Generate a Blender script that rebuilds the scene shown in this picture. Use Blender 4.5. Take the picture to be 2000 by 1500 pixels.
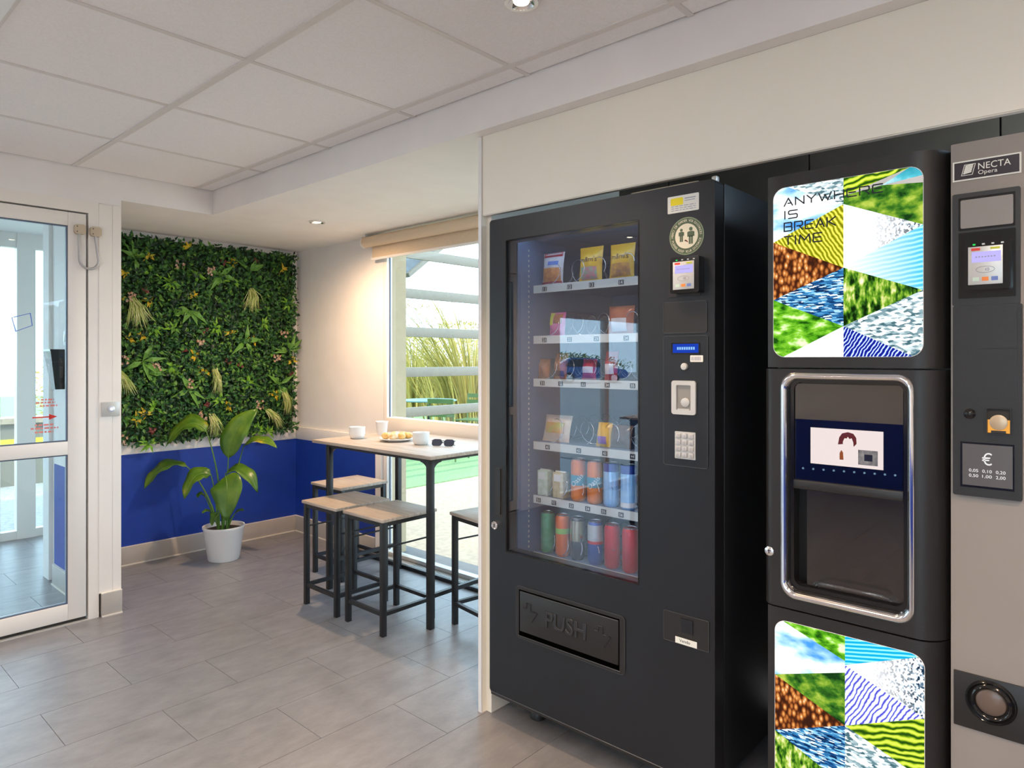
import bpy, bmesh, math, random
from math import sin, cos, pi, radians
from mathutils import Vector, Matrix

random.seed(7)
for o in list(bpy.data.objects):
    bpy.data.objects.remove(o)
SC = bpy.context.scene
COL = SC.collection

# ------------------------------------------------------------------ camera
F_PX, V0, YAW, EYE = 1329.5, 702.0, radians(41.95), 1.32
cam_d = bpy.data.cameras.new('camera')
cam = bpy.data.objects.new('camera', cam_d)
COL.objects.link(cam)
cam.location = (0, 0, EYE)
cam.rotation_euler = (pi / 2, 0, YAW)
cam_d.sensor_width = 36
cam_d.lens = F_PX / 2000 * 36
cam_d.shift_y = (V0 - 750) / 2000
cam_d.clip_start = 0.02
cam_d.clip_end = 300
SC.camera = cam

# ------------------------------------------------------------------ sky, sun, exposure
SKY_STRENGTH = 2.5
W = bpy.data.worlds.new('sky')
SC.world = W
W.use_nodes = True
bg = W.node_tree.nodes['Background']
bg.inputs[0].default_value = (0.58, 0.79, 1.0, 1)
bg.inputs[1].default_value = SKY_STRENGTH
sun_d = bpy.data.lights.new('sun', 'SUN')
sun_d.energy = 2.0
sun_d.angle = radians(1.5)
sun_d.color = (1.0, 0.93, 0.82)
sun = bpy.data.objects.new('sun', sun_d)
COL.objects.link(sun)
sun.rotation_euler = (radians(38), 0, radians(88))     # high sun shining along the facade: it does not reach into the room
SC.view_settings.view_transform = 'Standard'
SC.view_settings.look = 'None'
SC.view_settings.gamma = 1.0
SC.view_settings.use_curve_mapping = False
SC.view_settings.exposure = 1.2
LAMP_W = 40.0
LAMP_COL = (1.0, 0.67, 0.41)
LED_STRENGTH = 5.6

# ------------------------------------------------------------------ pixel -> place (on a known plane) helpers
CY, SY = cos(YAW), sin(YAW)
def ray(u, v):
    a = (u - 1000) / F_PX
    return Vector((-SY + CY * a, CY + SY * a, (V0 - v) / F_PX))
EYEV = Vector((0, 0, EYE))
def on_z(u, v, z):
    d = ray(u, v); return EYEV + d * ((z - EYE) / d.z)
def on_x(u, v, x):
    d = ray(u, v); return EYEV + d * (x / d.x)
def on_y(u, v, y):
    d = ray(u, v); return EYEV + d * (y / d.y)
def at(u, v, dist):
    return EYEV + ray(u, v) * dist

# ------------------------------------------------------------------ materials
def mat(name, color, rough=0.5, metal=0.0, spec=0.5, noise=0.0, nscale=20.0, bump=0.0, bscale=200.0,
        color2=None, stretch=(1, 1, 1), coat=0.0, emit=None, estr=0.0, coords='Object'):
    m = bpy.data.materials.new(name)
    m.use_nodes = True
    nt = m.node_tree
    b = nt.nodes['Principled BSDF']
    b.inputs['Base Color'].default_value = (*color, 1)
    b.inputs['Roughness'].default_value = rough
    b.inputs['Metallic'].default_value = metal
    b.inputs['Specular IOR Level'].default_value = spec
    b.inputs['Coat Weight'].default_value = coat
    if emit:
        b.inputs['Emission Color'].default_value = (*emit, 1)
        b.inputs['Emission Strength'].default_value = estr
    tc = nt.nodes.new('ShaderNodeTexCoord')
    mp = nt.nodes.new('ShaderNodeMapping')
    mp.inputs['Scale'].default_value = stretch
    nt.links.new(tc.outputs[coords], mp.inputs[0])
    if noise or color2:
        n = nt.nodes.new('ShaderNodeTexNoise')
        n.inputs['Scale'].default_value = nscale
        n.inputs['Detail'].default_value = 5
        nt.links.new(mp.outputs[0], n.inputs[0])
        r = nt.nodes.new('ShaderNodeValToRGB')
        c2 = color2 or tuple(max(0, c * (1 - noise)) for c in color)
        c1 = color if color2 else tuple(min(1, c * (1 + noise)) for c in color)
        r.color_ramp.elements[0].position = 0.32
        r.color_ramp.elements[1].position = 0.68
        r.color_ramp.elements[0].color = (*c2, 1)
        r.color_ramp.elements[1].color = (*c1, 1)
        nt.links.new(n.outputs[0], r.inputs[0])
        nt.links.new(r.outputs[0], b.inputs['Base Color'])
    if bump:
        n2 = nt.nodes.new('ShaderNodeTexNoise')
        n2.inputs['Scale'].default_value = bscale
        n2.inputs['Detail'].default_value = 3
        nt.links.new(mp.outputs[0], n2.inputs[0])
        bp = nt.nodes.new('ShaderNodeBump')
        bp.inputs['Strength'].default_value = bump
        bp.inputs['Distance'].default_value = 0.002
        nt.links.new(n2.outputs[0], bp.inputs['Height'])
        nt.links.new(bp.outputs[0], b.inputs['Normal'])
    return m

def glass_mat(name, tint=(1, 1, 1), refl=1.0, base=0.04):
    m = bpy.data.materials.new(name)
    m.use_nodes = True
    nt = m.node_tree
    nt.nodes.clear()
    out = nt.nodes.new('ShaderNodeOutputMaterial')
    mix = nt.nodes.new('ShaderNodeMixShader')
    tr = nt.nodes.new('ShaderNodeBsdfTransparent')
    tr.inputs[0].default_value = (*tint, 1)
    gl = nt.nodes.new('ShaderNodeBsdfGlossy')
    gl.inputs['Roughness'].default_value = 0.0
    lw = nt.nodes.new('ShaderNodeLayerWeight'); lw.inputs[0].default_value = 0.5
    pw = nt.nodes.new('ShaderNodeMath'); pw.operation = 'POWER'; pw.inputs[1].default_value = 5
    nt.links.new(lw.outputs['Facing'], pw.inputs[0])
    mm = nt.nodes.new('ShaderNodeMath'); mm.operation = 'MULTIPLY_ADD'; mm.use_clamp = True
    mm.inputs[1].default_value = 0.96 * refl; mm.inputs[2].default_value = base * refl
    nt.links.new(pw.outputs[0], mm.inputs[0])
    nt.links.new(mm.outputs[0], mix.inputs[0])
    nt.links.new(tr.outputs[0], mix.inputs[1])
    nt.links.new(gl.outputs[0], mix.inputs[2])
    nt.links.new(mix.outputs[0], out.inputs[0])
    return m

def leaf_mat(name, cols, rough=0.45, trans=0.15):
    m = bpy.data.materials.new(name)
    m.use_nodes = True
    nt = m.node_tree
    b = nt.nodes['Principled BSDF']
    b.inputs['Roughness'].default_value = rough
    g = nt.nodes.new('ShaderNodeNewGeometry')
    r = nt.nodes.new('ShaderNodeValToRGB')
    e = r.color_ramp.elements
    while len(e) < len(cols):
        e.new(0.5)
    for i, c in enumerate(cols):
        e[i].position = i / (len(cols) - 1)
        e[i].color = (*c, 1)
    nt.links.new(g.outputs['Random Per Island'], r.inputs[0])
    nt.links.new(r.outputs[0], b.inputs['Base Color'])
    tl = nt.nodes.new('ShaderNodeBsdfTranslucent')
    nt.links.new(r.outputs[0], tl.inputs[0])
    mix = nt.nodes.new('ShaderNodeMixShader')
    mix.inputs[0].default_value = trans
    nt.links.new(b.outputs[0], mix.inputs[1])
    nt.links.new(tl.outputs[0], mix.inputs[2])
    nt.links.new(mix.outputs[0], nt.nodes['Material Output'].inputs[0])
    return m

def emit_mat(name, color, strength):
    m = bpy.data.materials.new(name)
    m.use_nodes = True
    nt = m.node_tree
    nt.nodes.clear()
    out = nt.nodes.new('ShaderNodeOutputMaterial')
    e = nt.nodes.new('ShaderNodeEmission')
    e.inputs[0].default_value = (*color, 1)
    e.inputs[1].default_value = strength
    nt.links.new(e.outputs[0], out.inputs[0])
    return m

def print_mat(name, kind, cols, scale, stretch=(1, 1, 1), rot=0.0, pos=(0.3, 0.7), strength=1.0, dist=0.0, detail=4, fade=None):
    """a back-lit print: a procedural picture that glows"""
    m = bpy.data.materials.new(name)
    m.use_nodes = True
    nt = m.node_tree
    nt.nodes.clear()
    out = nt.nodes.new('ShaderNodeOutputMaterial')
    e = nt.nodes.new('ShaderNodeEmission')
    e.inputs[1].default_value = strength
    tc = nt.nodes.new('ShaderNodeTexCoord')
    mp = nt.nodes.new('ShaderNodeMapping')
    mp.inputs['Scale'].default_value = stretch
    mp.inputs['Rotation'].default_value = (0, rot, 0)
    nt.links.new(tc.outputs['Object'], mp.inputs[0])
    if kind == 'noise':
        t = nt.nodes.new('ShaderNodeTexNoise'); t.inputs['Scale'].default_value = scale
        t.inputs['Detail'].default_value = detail; t.inputs['Distortion'].default_value = dist; o = t.outputs[0]
    elif kind == 'wave':
        t = nt.nodes.new('ShaderNodeTexWave'); t.inputs['Scale'].default_value = scale
        t.bands_direction = 'Z'; t.inputs['Distortion'].default_value = dist; t.inputs['Detail'].default_value = 2; o = t.outputs['Fac']
    elif kind == 'voronoi':
        t = nt.nodes.new('ShaderNodeTexVoronoi'); t.inputs['Scale'].default_value = scale; o = t.outputs['Distance']
    elif kind == 'cells':
        t = nt.nodes.new('ShaderNodeTexVoronoi'); t.inputs['Scale'].default_value = scale
        t.distance = 'CHEBYCHEV'; t.inputs['Randomness'].default_value = 0.9
        sp = nt.nodes.new('ShaderNodeSeparateColor'); nt.links.new(t.outputs['Color'], sp.inputs[0]); o = sp.outputs[0]
    nt.links.new(mp.outputs[0], t.inputs[0])
    r = nt.nodes.new('ShaderNodeValToRGB')
    el = r.color_ramp.elements
    while len(el) < len(cols):
        el.new(0.5)
    for i, c in enumerate(cols):
        el[i].position = pos[0] + (pos[1] - pos[0]) * i / (len(cols) - 1)
        el[i].color = (*c, 1)
    nt.links.new(o, r.inputs[0])
    src = r.outputs[0]
    if fade:      # the picture bleaches to white towards one side
        sx = nt.nodes.new('ShaderNodeSeparateXYZ'); nt.links.new(tc.outputs['Object'], sx.inputs[0])
        mr = nt.nodes.new('ShaderNodeMapRange'); mr.inputs['From Min'].default_value = fade[0]; mr.inputs['From Max'].default_value = fade[1]
        nt.links.new(sx.outputs[0], mr.inputs[0])
        mx = nt.nodes.new('ShaderNodeMix'); mx.data_type = 'RGBA'
        mx.inputs[6].default_value = (1, 1, 1, 1)
        nt.links.new(mr.outputs[0], mx.inputs[0]); nt.links.new(src, mx.inputs[7])
        src = mx.outputs[2]
    nt.links.new(src, e.inputs[0])
    nt.links.new(e.outputs[0], out.inputs[0])
    return m

M = dict(
    wall=mat('wall_paint', (0.86, 0.83, 0.81), 0.7, noise=0.02, nscale=6, bump=0.15, bscale=300),
    wall_warm=mat('wall_laminate', (0.88, 0.83, 0.72), 0.45, noise=0.015, nscale=4),
    blue=mat('blue_paint', (0.005, 0.040, 0.33), 0.55, noise=0.10, nscale=9, bump=0.1),
    frame=mat('door_lacquer', (0.86, 0.81, 0.76), 0.4, noise=0.015, nscale=5),
    tile=mat('ceiling_tile', (0.90, 0.87, 0.865), 0.85, noise=0.03, nscale=150, bump=0.5, bscale=350),
    grid=mat('ceiling_grid', (0.74, 0.70, 0.67), 0.5, noise=0.02),
    gap=mat('dark_gap', (0.03, 0.028, 0.026), 0.8),
    base=mat('baseboard_vinyl', (0.46, 0.42, 0.385), 0.5, noise=0.03, nscale=12),
    bead=mat('sealant', (0.74, 0.69, 0.62), 0.5),
    screed=mat('floor_joint', (0.11, 0.105, 0.105), 0.7, noise=0.1),
    black=mat('black_metal', (0.009, 0.011, 0.015), 0.34, noise=0.12, nscale=3, bump=0.12, bscale=600, spec=0.5),
    blackin=mat('black_panel', (0.13, 0.105, 0.085), 0.6, noise=0.1, nscale=8),
    blackgloss=mat('black_gloss', (0.008, 0.008, 0.009), 0.12, noise=0.1),
    black2=mat('charcoal_plastic', (0.017, 0.016, 0.016), 0.36, noise=0.08, nscale=5, bump=0.2, bscale=700),
    steelblack=mat('black_steel_tube', (0.022, 0.022, 0.024), 0.38, metal=0.3, noise=0.15, nscale=40),
    inside=mat('machine_interior', (0.13, 0.19, 0.32), 0.45, noise=0.05),
    tray=mat('tray_lip', (0.62, 0.62, 0.56), 0.4, noise=0.03),
    wire=mat('spiral_wire', (0.75, 0.76, 0.78), 0.25, metal=1.0),
    chrome=mat('chrome', (0.82, 0.82, 0.83), 0.12, metal=1.0),
    silver=mat('silver_plastic', (0.62, 0.62, 0.60), 0.35, metal=0.4, noise=0.03),
    greybox=mat('grey_cabinet', (0.29, 0.26, 0.24), 0.5, noise=0.03, nscale=6),
    white=mat('white_plastic', (0.85, 0.84, 0.83), 0.4, noise=0.01),
    ceramic=mat('white_ceramic', (0.88, 0.88, 0.87), 0.18, noise=0.01),
    paper=mat('white_sticker', (0.80, 0.80, 0.74), 0.5, noise=0.02),
    ink=mat('black_ink', (0.02, 0.02, 0.022), 0.5),
    inkgrey=mat('grey_ink', (0.35, 0.36, 0.45), 0.5),
    yellow=mat('yellow_print', (0.9, 0.75, 0.02), 0.5),
    green_dk=mat('dark_green_sticker', (0.09, 0.13, 0.075), 0.5),
    cream=mat('cream_print', (0.80, 0.76, 0.60), 0.5),
    red=mat('red_print', (0.75, 0.04, 0.03), 0.5),
    pinkred=mat('pale_red_print', (0.85, 0.25, 0.22), 0.5),
    soil=mat('soil', (0.07, 0.045, 0.03), 0.9, noise=0.4, nscale=60, bump=0.8, bscale=120),
    stem=mat('plant_stem', (0.10, 0.22, 0.03), 0.4, noise=0.15, nscale=30),
    blind=mat('blind_fabric', (0.72, 0.58, 0.42), 0.7, noise=0.04, nscale=120),
    plaster=mat('outside_render', (0.42, 0.32, 0.20), 0.8, noise=0.04, nscale=8, bump=0.2),
    paving=mat('paving', (0.30, 0.235, 0.17), 0.85, noise=0.15, nscale=25, bump=0.3),
    slat=mat('grey_aluminium', (0.155, 0.140, 0.112), 0.5, noise=0.04),
    roof=mat('slate_roof', (0.10, 0.12, 0.14), 0.7, noise=0.2, nscale=15),
    sensor=mat('beige_plastic', (0.55, 0.45, 0.33), 0.5, noise=0.03),
    cable=mat('grey_hose', (0.48, 0.47, 0.47), 0.35, metal=0.4),
    rubber=mat('dark_gasket', (0.10, 0.13, 0.19), 0.5),
    asphalt=mat('asphalt', (0.30, 0.29, 0.28), 0.9, noise=0.2, nscale=30),
    carblue=mat('car_paint', (0.03, 0.09, 0.28), 0.2, coat=0.6, noise=0.05),
    tyre=mat('tyre', (0.02, 0.02, 0.02), 0.8),
    pane=glass_mat('window_glass', (0.97, 1.0, 0.985)),
    door_pane=glass_mat('door_glass', (0.955, 0.985, 0.98), 1.1),
    vend_pane=glass_mat('vending_glass', (0.90, 0.94, 1.0), 1.9),
    dark_pane=glass_mat('smoked_glass', (0.60, 0.57, 0.55), 2.2),
    clear=glass_mat('clear_plastic', (0.95, 0.96, 0.97), 2.0),
)

def wood_mat():
    m = mat('oak_laminate', (0.44, 0.33, 0.23), 0.42)
    nt = m.node_tree
    b = nt.nodes['Principled BSDF']
    tc = nt.nodes['Texture Coordinate']
    mp = nt.nodes.new('ShaderNodeMapping')
    mp.inputs['Scale'].default_value = (3, 45, 20)
    nt.links.new(tc.outputs['Object'], mp.inputs[0])
    n = nt.nodes.new('ShaderNodeTexNoise'); n.inputs['Scale'].default_value = 1.6; n.inputs['Detail'].default_value = 7
    n.inputs['Distortion'].default_value = 0.6
    nt.links.new(mp.outputs[0], n.inputs[0])
    r = nt.nodes.new('ShaderNodeValToRGB')
    r.color_ramp.elements[0].position = 0.3; r.color_ramp.elements[1].position = 0.75
    r.color_ramp.elements[0].color = (0.36, 0.29, 0.235, 1); r.color_ramp.elements[1].color = (0.60, 0.51, 0.43, 1)
    nt.links.new(n.outputs[0], r.inputs[0]); nt.links.new(r.outputs[0], b.inputs['Base Color'])
    return m
M['wood'] = wood_mat()

def floor_mat():
    m = mat('vinyl_stone_tile', (0.2, 0.19, 0.19), 0.32, spec=0.5)
    nt = m.node_tree
    b = nt.nodes['Principled BSDF']
    tc = nt.nodes['Texture Coordinate']
    oi = nt.nodes.new('ShaderNodeObjectInfo')
    add = nt.nodes.new('ShaderNodeVectorMath'); add.operation = 'ADD'
    sc = nt.nodes.new('ShaderNodeVectorMath'); sc.operation = 'SCALE'; sc.inputs[3].default_value = 0.15
    cmb = nt.nodes.new('ShaderNodeCombineXYZ')
    nt.links.new(oi.outputs['Random'], cmb.inputs[0]); nt.links.new(oi.outputs['Random'], cmb.inputs[1])
    g = nt.nodes.new('ShaderNodeNewGeometry')
    nt.links.new(cmb.outputs[0], sc.inputs[0])
    nt.links.new(g.outputs['Position'], add.inputs[0]); nt.links.new(sc.outputs[0], add.inputs[1])
    mp = nt.nodes.new('ShaderNodeMapping'); mp.inputs['Scale'].default_value = (1.0, 0.45, 1)
    nt.links.new(add.outputs[0], mp.inputs[0])
    n = nt.nodes.new('ShaderNodeTexNoise'); n.inputs['Scale'].default_value = 14; n.inputs['Detail'].default_value = 9
    n.inputs['Roughness'].default_value = 0.68
    nt.links.new(mp.outputs[0], n.inputs[0])
    r = nt.nodes.new('ShaderNodeValToRGB')
    r.color_ramp.elements[0].position = 0.25; r.color_ramp.elements[1].position = 0.78
    r.color_ramp.elements[0].color = (0.155, 0.153, 0.163, 1); r.color_ramp.elements[1].color = (0.280, 0.277, 0.292, 1)
    nt.links.new(n.outputs[0], r.inputs[0]); nt.links.new(r.outputs[0], b.inputs['Base Color'])
    n3 = nt.nodes.new('ShaderNodeTexNoise'); n3.inputs['Scale'].default_value = 140; n3.inputs['Detail'].default_value = 4
    nt.links.new(mp.outputs[0], n3.inputs[0])
    bp = nt.nodes.new('ShaderNodeBump'); bp.inputs['Strength'].default_value = 0.22; bp.inputs['Distance'].default_value = 0.002
    nt.links.new(n3.outputs[0], bp.inputs['Height']); nt.links.new(bp.outputs[0], b.inputs['Normal'])
    return m
M['floor'] = floor_mat()

M['foliage'] = leaf_mat('wall_foliage', [(0.004, 0.022, 0.013), (0.008, 0.046, 0.018), (0.017, 0.088, 0.023), (0.03, 0.135, 0.028), (0.055, 0.19, 0.03), (0.13, 0.30, 0.03)])
M['lily'] = leaf_mat('lily_leaves', [(0.06, 0.20, 0.035), (0.14, 0.33, 0.055), (0.11, 0.30, 0.03)])
M['limeleaf'] = leaf_mat('lime_leaves', [(0.10, 0.30, 0.015), (0.22, 0.48, 0.03)])
M['grasspale'] = leaf_mat('pale_grass_blades', [(0.22, 0.38, 0.05), (0.52, 0.58, 0.20), (0.66, 0.66, 0.34), (0.32, 0.48, 0.08)])
M['yellowleaf'] = leaf_mat('yellow_leaves', [(0.55, 0.42, 0.01), (0.75, 0.50, 0.02), (0.42, 0.45, 0.03)])
M['petal'] = leaf_mat('white_petals', [(0.62, 0.50, 0.42), (0.45, 0.20, 0.10), (0.70, 0.60, 0.50)])
M['redleaf'] = leaf_mat('red_leaves', [(0.14, 0.03, 0.03), (0.22, 0.05, 0.045)])
M['shrub'] = leaf_mat('shrub_leaves', [(0.16, 0.14, 0.03), (0.36, 0.28, 0.07), (0.54, 0.39, 0.11), (0.25, 0.22, 0.06)], 0.6, 0.3)
M['hedge'] = leaf_mat('hedge_leaves', [(0.05, 0.11, 0.02), (0.12, 0.2, 0.04), (0.2, 0.25, 0.05)], 0.6, 0.2)
M['autumn'] = leaf_mat('autumn_leaves', [(0.45, 0.25, 0.06), (0.6, 0.38, 0.1), (0.35, 0.3, 0.08)], 0.6, 0.3)
M['lawn'] = mat('lawn_green', (0.15, 0.25, 0.095), 0.8, noise=0.3, nscale=60, bump=0.6, bscale=300)

def strel_mat():
    m = mat('strelitzia_leaf', (0.07, 0.17, 0.015), 0.32)
    nt = m.node_tree
    b = nt.nodes['Principled BSDF']
    tc = nt.nodes['Texture Coordinate']
    n = nt.nodes.new('ShaderNodeTexNoise'); n.inputs['Scale'].default_value = 9; n.inputs['Detail'].default_value = 4
    nt.links.new(tc.outputs['Object'], n.inputs[0])
    r = nt.nodes.new('ShaderNodeValToRGB')
    e = r.color_ramp.elements
    e[0].position = 0.40; e[0].color = (0.055, 0.15, 0.012, 1)
    e[1].position = 0.62; e[1].color = (0.13, 0.24, 0.02, 1)
    x = e.new(0.72); x.color = (0.42, 0.36, 0.03, 1)
    nt.links.new(n.outputs[0], r.inputs[0])
    nt.links.new(r.outputs[0], b.inputs['Base Color'])
    tl = nt.nodes.new('ShaderNodeBsdfTranslucent')
    nt.links.new(r.outputs[0], tl.inputs[0])
    mix = nt.nodes.new('ShaderNodeMixShader'); mix.inputs[0].default_value = 0.18
    nt.links.new(b.outputs[0], mix.inputs[1]); nt.links.new(tl.outputs[0], mix.inputs[2])
    nt.links.new(mix.outputs[0], nt.nodes['Material Output'].inputs[0])
    return m
M['strel'] = strel_mat()

# ------------------------------------------------------------------ mesh helpers
ORG = {}
def thing(name, label=None, cat=None, loc=(0, 0, 0), group=None, kind=None):
    o = bpy.data.objects.new(name, None)
    o.empty_display_size = 0.05
    COL.objects.link(o)
    o.location = loc
    ORG[o.name] = Vector(loc)
    return tag(o, label, cat, group, kind)
def tag(o, label=None, cat=None, group=None, kind=None):
    if label: o['label'] = label
    if cat: o['category'] = cat
    if group: o['group'] = group
    if kind: o['kind'] = kind
    return o

class MB:
    def __init__(self):
        self.v = []; self.f = []; self.mi = []
    def add(self, vs, fs, mi=0):
        k = len(self.v)
        self.v.extend(Vector(p) for p in vs)
        self.f.extend([tuple(i + k for i in f) for f in fs])
        self.mi.extend([mi] * len(fs))
        return self
    def box(self, x0, x1, y0, y1, z0, z1, bev=0.0, seg=2, mi=0, rot=None):
        bm = bmesh.new()
        bmesh.ops.create_cube(bm, size=1)
        for v in bm.verts:
            v.co = Vector((x0 + (v.co.x + .5) * (x1 - x0), y0 + (v.co.y + .5) * (y1 - y0), z0 + (v.co.z + .5) * (z1 - z0)))
        if bev:
            bmesh.ops.bevel(bm, geom=bm.edges[:], offset=bev, segments=seg, affect='EDGES', profile=0.5)
        bm.verts.index_update()
        vs = [v.co.copy() for v in bm.verts]
        if rot:
            vs = [rot @ p for p in vs]
        fs = [[v.index for v in f.verts] for f in bm.faces]
        bm.free()
        return self.add(vs, fs, mi)
    def prism(self, poly, axis, a0, a1, mi=0):
        n = len(poly)
        def P(p, a):
            return {'x': (a, p[0], p[1]), 'y': (p[0], a, p[1]), 'z': (p[0], p[1], a)}[axis]
        vs = [P(p, a0) for p in poly] + [P(p, a1) for p in poly]
        fs = [tuple(range(n)), tuple(range(2 * n - 1, n - 1, -1))]
        fs += [(i, (i + 1) % n + n * 0, (i + 1) % n + n, i + n) for i in range(n)]
        return self.add(vs, fs, mi)
    def ring(self, outer, inner, axis, a0, a1, mi=0):
        n = len(outer)
        def P(p, a):
            return {'x': (a, p[0], p[1]), 'y': (p[0], a, p[1]), 'z': (p[0], p[1], a)}[axis]
        vs = [P(p, a0) for p in outer] + [P(p, a0) for p in inner] + [P(p, a1) for p in outer] + [P(p, a1) for p in inner]
        fs = []
        for i in range(n):
            j = (i + 1) % n
            fs += [(i, j, n + j, n + i), (2 * n + j, 2 * n + i, 3 * n + i, 3 * n + j), (i, 2 * n + i, 2 * n + j, j), (n + j, 3 * n + j, 3 * n + i, n + i)]
        return self.add(vs, fs, mi)
    def tube(self, pts, r, n=8, mi=0, closed=False, caps=True):
        pts = [Vector(p) for p in pts]
        m = len(pts)
        rr = r if isinstance(r, (list, tuple)) else [r] * m
        vs = []; up = None
        for i, p in enumerate(pts):
            a = pts[(i - 1) % m] if closed or i > 0 else p
            b = pts[(i + 1) % m] if closed or i < m - 1 else p
            t = (b - a).normalized()
            if up is None:
                up = Vector((0, 0, 1)) if abs(t.z) < 0.9 else Vector((1, 0, 0))
            s = t.cross(up)
            if s.length < 1e-5:
                s = t.orthogonal()
            s.normalize(); up = s.cross(t).normalized()
            for k in range(n):
                a2 = 2 * pi * k / n
                vs.append(p + (s * cos(a2) + up * sin(a2)) * rr[i])
        fs = []
        for i in range(m if closed else m - 1):
            j = (i + 1) % m
            for k in range(n):
                l = (k + 1) % n
                fs.append((i * n + k, i * n + l, j * n + l, j * n + k))
        if caps and not closed:
            fs += [tuple(range(n - 1, -1, -1)), tuple((m - 1) * n + k for k in range(n))]
        return self.add(vs, fs, mi)
    def lathe(self, prof, c=(0, 0, 0), n=28, axis='z', mi=0, cap=True):
        c = Vector(c); vs = []
        for r, h in prof:
            for k in range(n):
                a = 2 * pi * k / n
                x, y = r * cos(a), r * sin(a)
                vs.append(c + (Vector((x, y, h)) if axis == 'z' else Vector((x, h, y)) if axis == 'y' else Vector((h, x, y))))
        fs = []
        for i in range(len(prof) - 1):
            for k in range(n):
                l = (k + 1) % n
                fs.append((i * n + k, i * n + l, (i + 1) * n + l, (i + 1) * n + k))
        if cap:
            fs += [tuple(range(n - 1, -1, -1)), tuple((len(prof) - 1) * n + k for k in range(n))]
        return self.add(vs, fs, mi)
    def build(self, name, mats, parent=None, label=None, cat=None, group=None, kind=None, smooth=None):
        org = Vector((0, 0, 0))
        if parent is not None:
            org = ORG.get(parent.name, org)
        me = bpy.data.meshes.new(name)
        me.from_pydata([tuple(p - org) for p in self.v], [], self.f)
        for m in (mats if isinstance(mats, (list, tuple)) else [mats]):
            me.materials.append(m)
        if len(set(self.mi)) > 1:
            me.polygons.foreach_set('material_index', self.mi)
        if smooth:
            me.polygons.foreach_set('use_smooth', [True] * len(me.polygons))
            me.set_sharp_from_angle(angle=radians(smooth))
        me.update()
        bm = bmesh.new(); bm.from_mesh(me)
        bmesh.ops.recalc_face_normals(bm, faces=bm.faces[:])
        bm.to_mesh(me); bm.free()
        o = bpy.data.objects.new(name, me)
        COL.objects.link(o)
        if parent is not None:
            o.parent = parent
        ORG[o.name] = org
        return tag(o, label, cat, group, kind)

def bx(name, m, dims, parent=None, bev=0.0, seg=2, **k):
    return MB().box(*dims, bev=bev, seg=seg).build(name, m, parent, smooth=40 if bev else None, **k)

def rrect(x0, x1, z0, z1, r, n=6):
    pts = []
    for cx, cz, a in ((x1 - r, z1 - r, 0), (x0 + r, z1 - r, pi / 2), (x0 + r, z0 + r, pi), (x1 - r, z0 + r, 1.5 * pi)):
        for k in range(n + 1):
            t = a + pi / 2 * k / n
            pts.append((cx + r * cos(t), cz + r * sin(t)))
    return pts

def text_geo(s, size, depth=0.0, res=3, spacing=1.0, bold=0.0, bevel=0.0):
    cu = bpy.data.curves.new('t', 'FONT')
    cu.body = s; cu.size = size; cu.resolution_u = res
    cu.extrude = depth; cu.align_x = 'CENTER'; cu.align_y = 'CENTER'
    cu.space_character = spacing
    cu.offset = bold; cu.bevel_depth = bevel; cu.bevel_resolution = 1
    ob = bpy.data.objects.new('t', cu)
    COL.objects.link(ob)
    dg = bpy.context.evaluated_depsgraph_get()
    me = ob.evaluated_get(dg).to_mesh()
    vs = [v.co.copy() for v in me.vertices]
    fs = [tuple(p.vertices) for p in me.polygons]
    ob.evaluated_get(dg).to_mesh_clear()
    bpy.data.objects.remove(ob); bpy.data.curves.remove(cu)
    return vs, fs

def text_front(mb, s, x, y, z, size, depth=0.0004, width=None, height=None, rot=0.0, mi=0, spacing=1.0, bold=0.0, bevel=0.0):
    """lettering on a face that looks towards -Y"""
    vs, fs = text_geo(s, size, depth, spacing=spacing, bold=bold, bevel=bevel)
    if not vs:
        return mb
    xs = [p.x for p in vs]; ys = [p.y for p in vs]
    cx, cy = (min(xs) + max(xs)) / 2, (min(ys) + max(ys)) / 2
    sx = width / (max(xs) - min(xs)) if width else 1
    sy = height / (max(ys) - min(ys)) if height else (sx if width else 1)
    out = []
    for p in vs:
        a, b = (p.x - cx) * sx, (p.y - cy) * sy
        out.append((x + a * cos(rot) - b * sin(rot), y - p.z, z + a * sin(rot) + b * cos(rot)))
    return mb.add(out, fs, mi)

def clone(o, loc=None, rotz=None, parent=None, label=None, group=None):
    c = o.copy(); COL.objects.link(c)
    c.parent = parent
    if loc is not None: c.location = loc
    if rotz is not None: c.rotation_euler = (0, 0, rotz)
    if label: c['label'] = label
    if group: c['group'] = group
    for ch in list(o.children):
        clone(ch, parent=c)
    return c

# ================================================================== THE SETTING
XB, YW, XD, YP = -4.76, 2.797, -3.907, 1.818       # niche back, window wall, door wall, machine wall
CEIL, NICHE_C = 2.288, 2.153
XE, YS = 2.6, -3.6                                  # east wall, south wall
def struct(name, mb, m, label, cat, smooth=None):
    return mb.build(name, m, None, label, cat, kind='structure', smooth=smooth)

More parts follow.
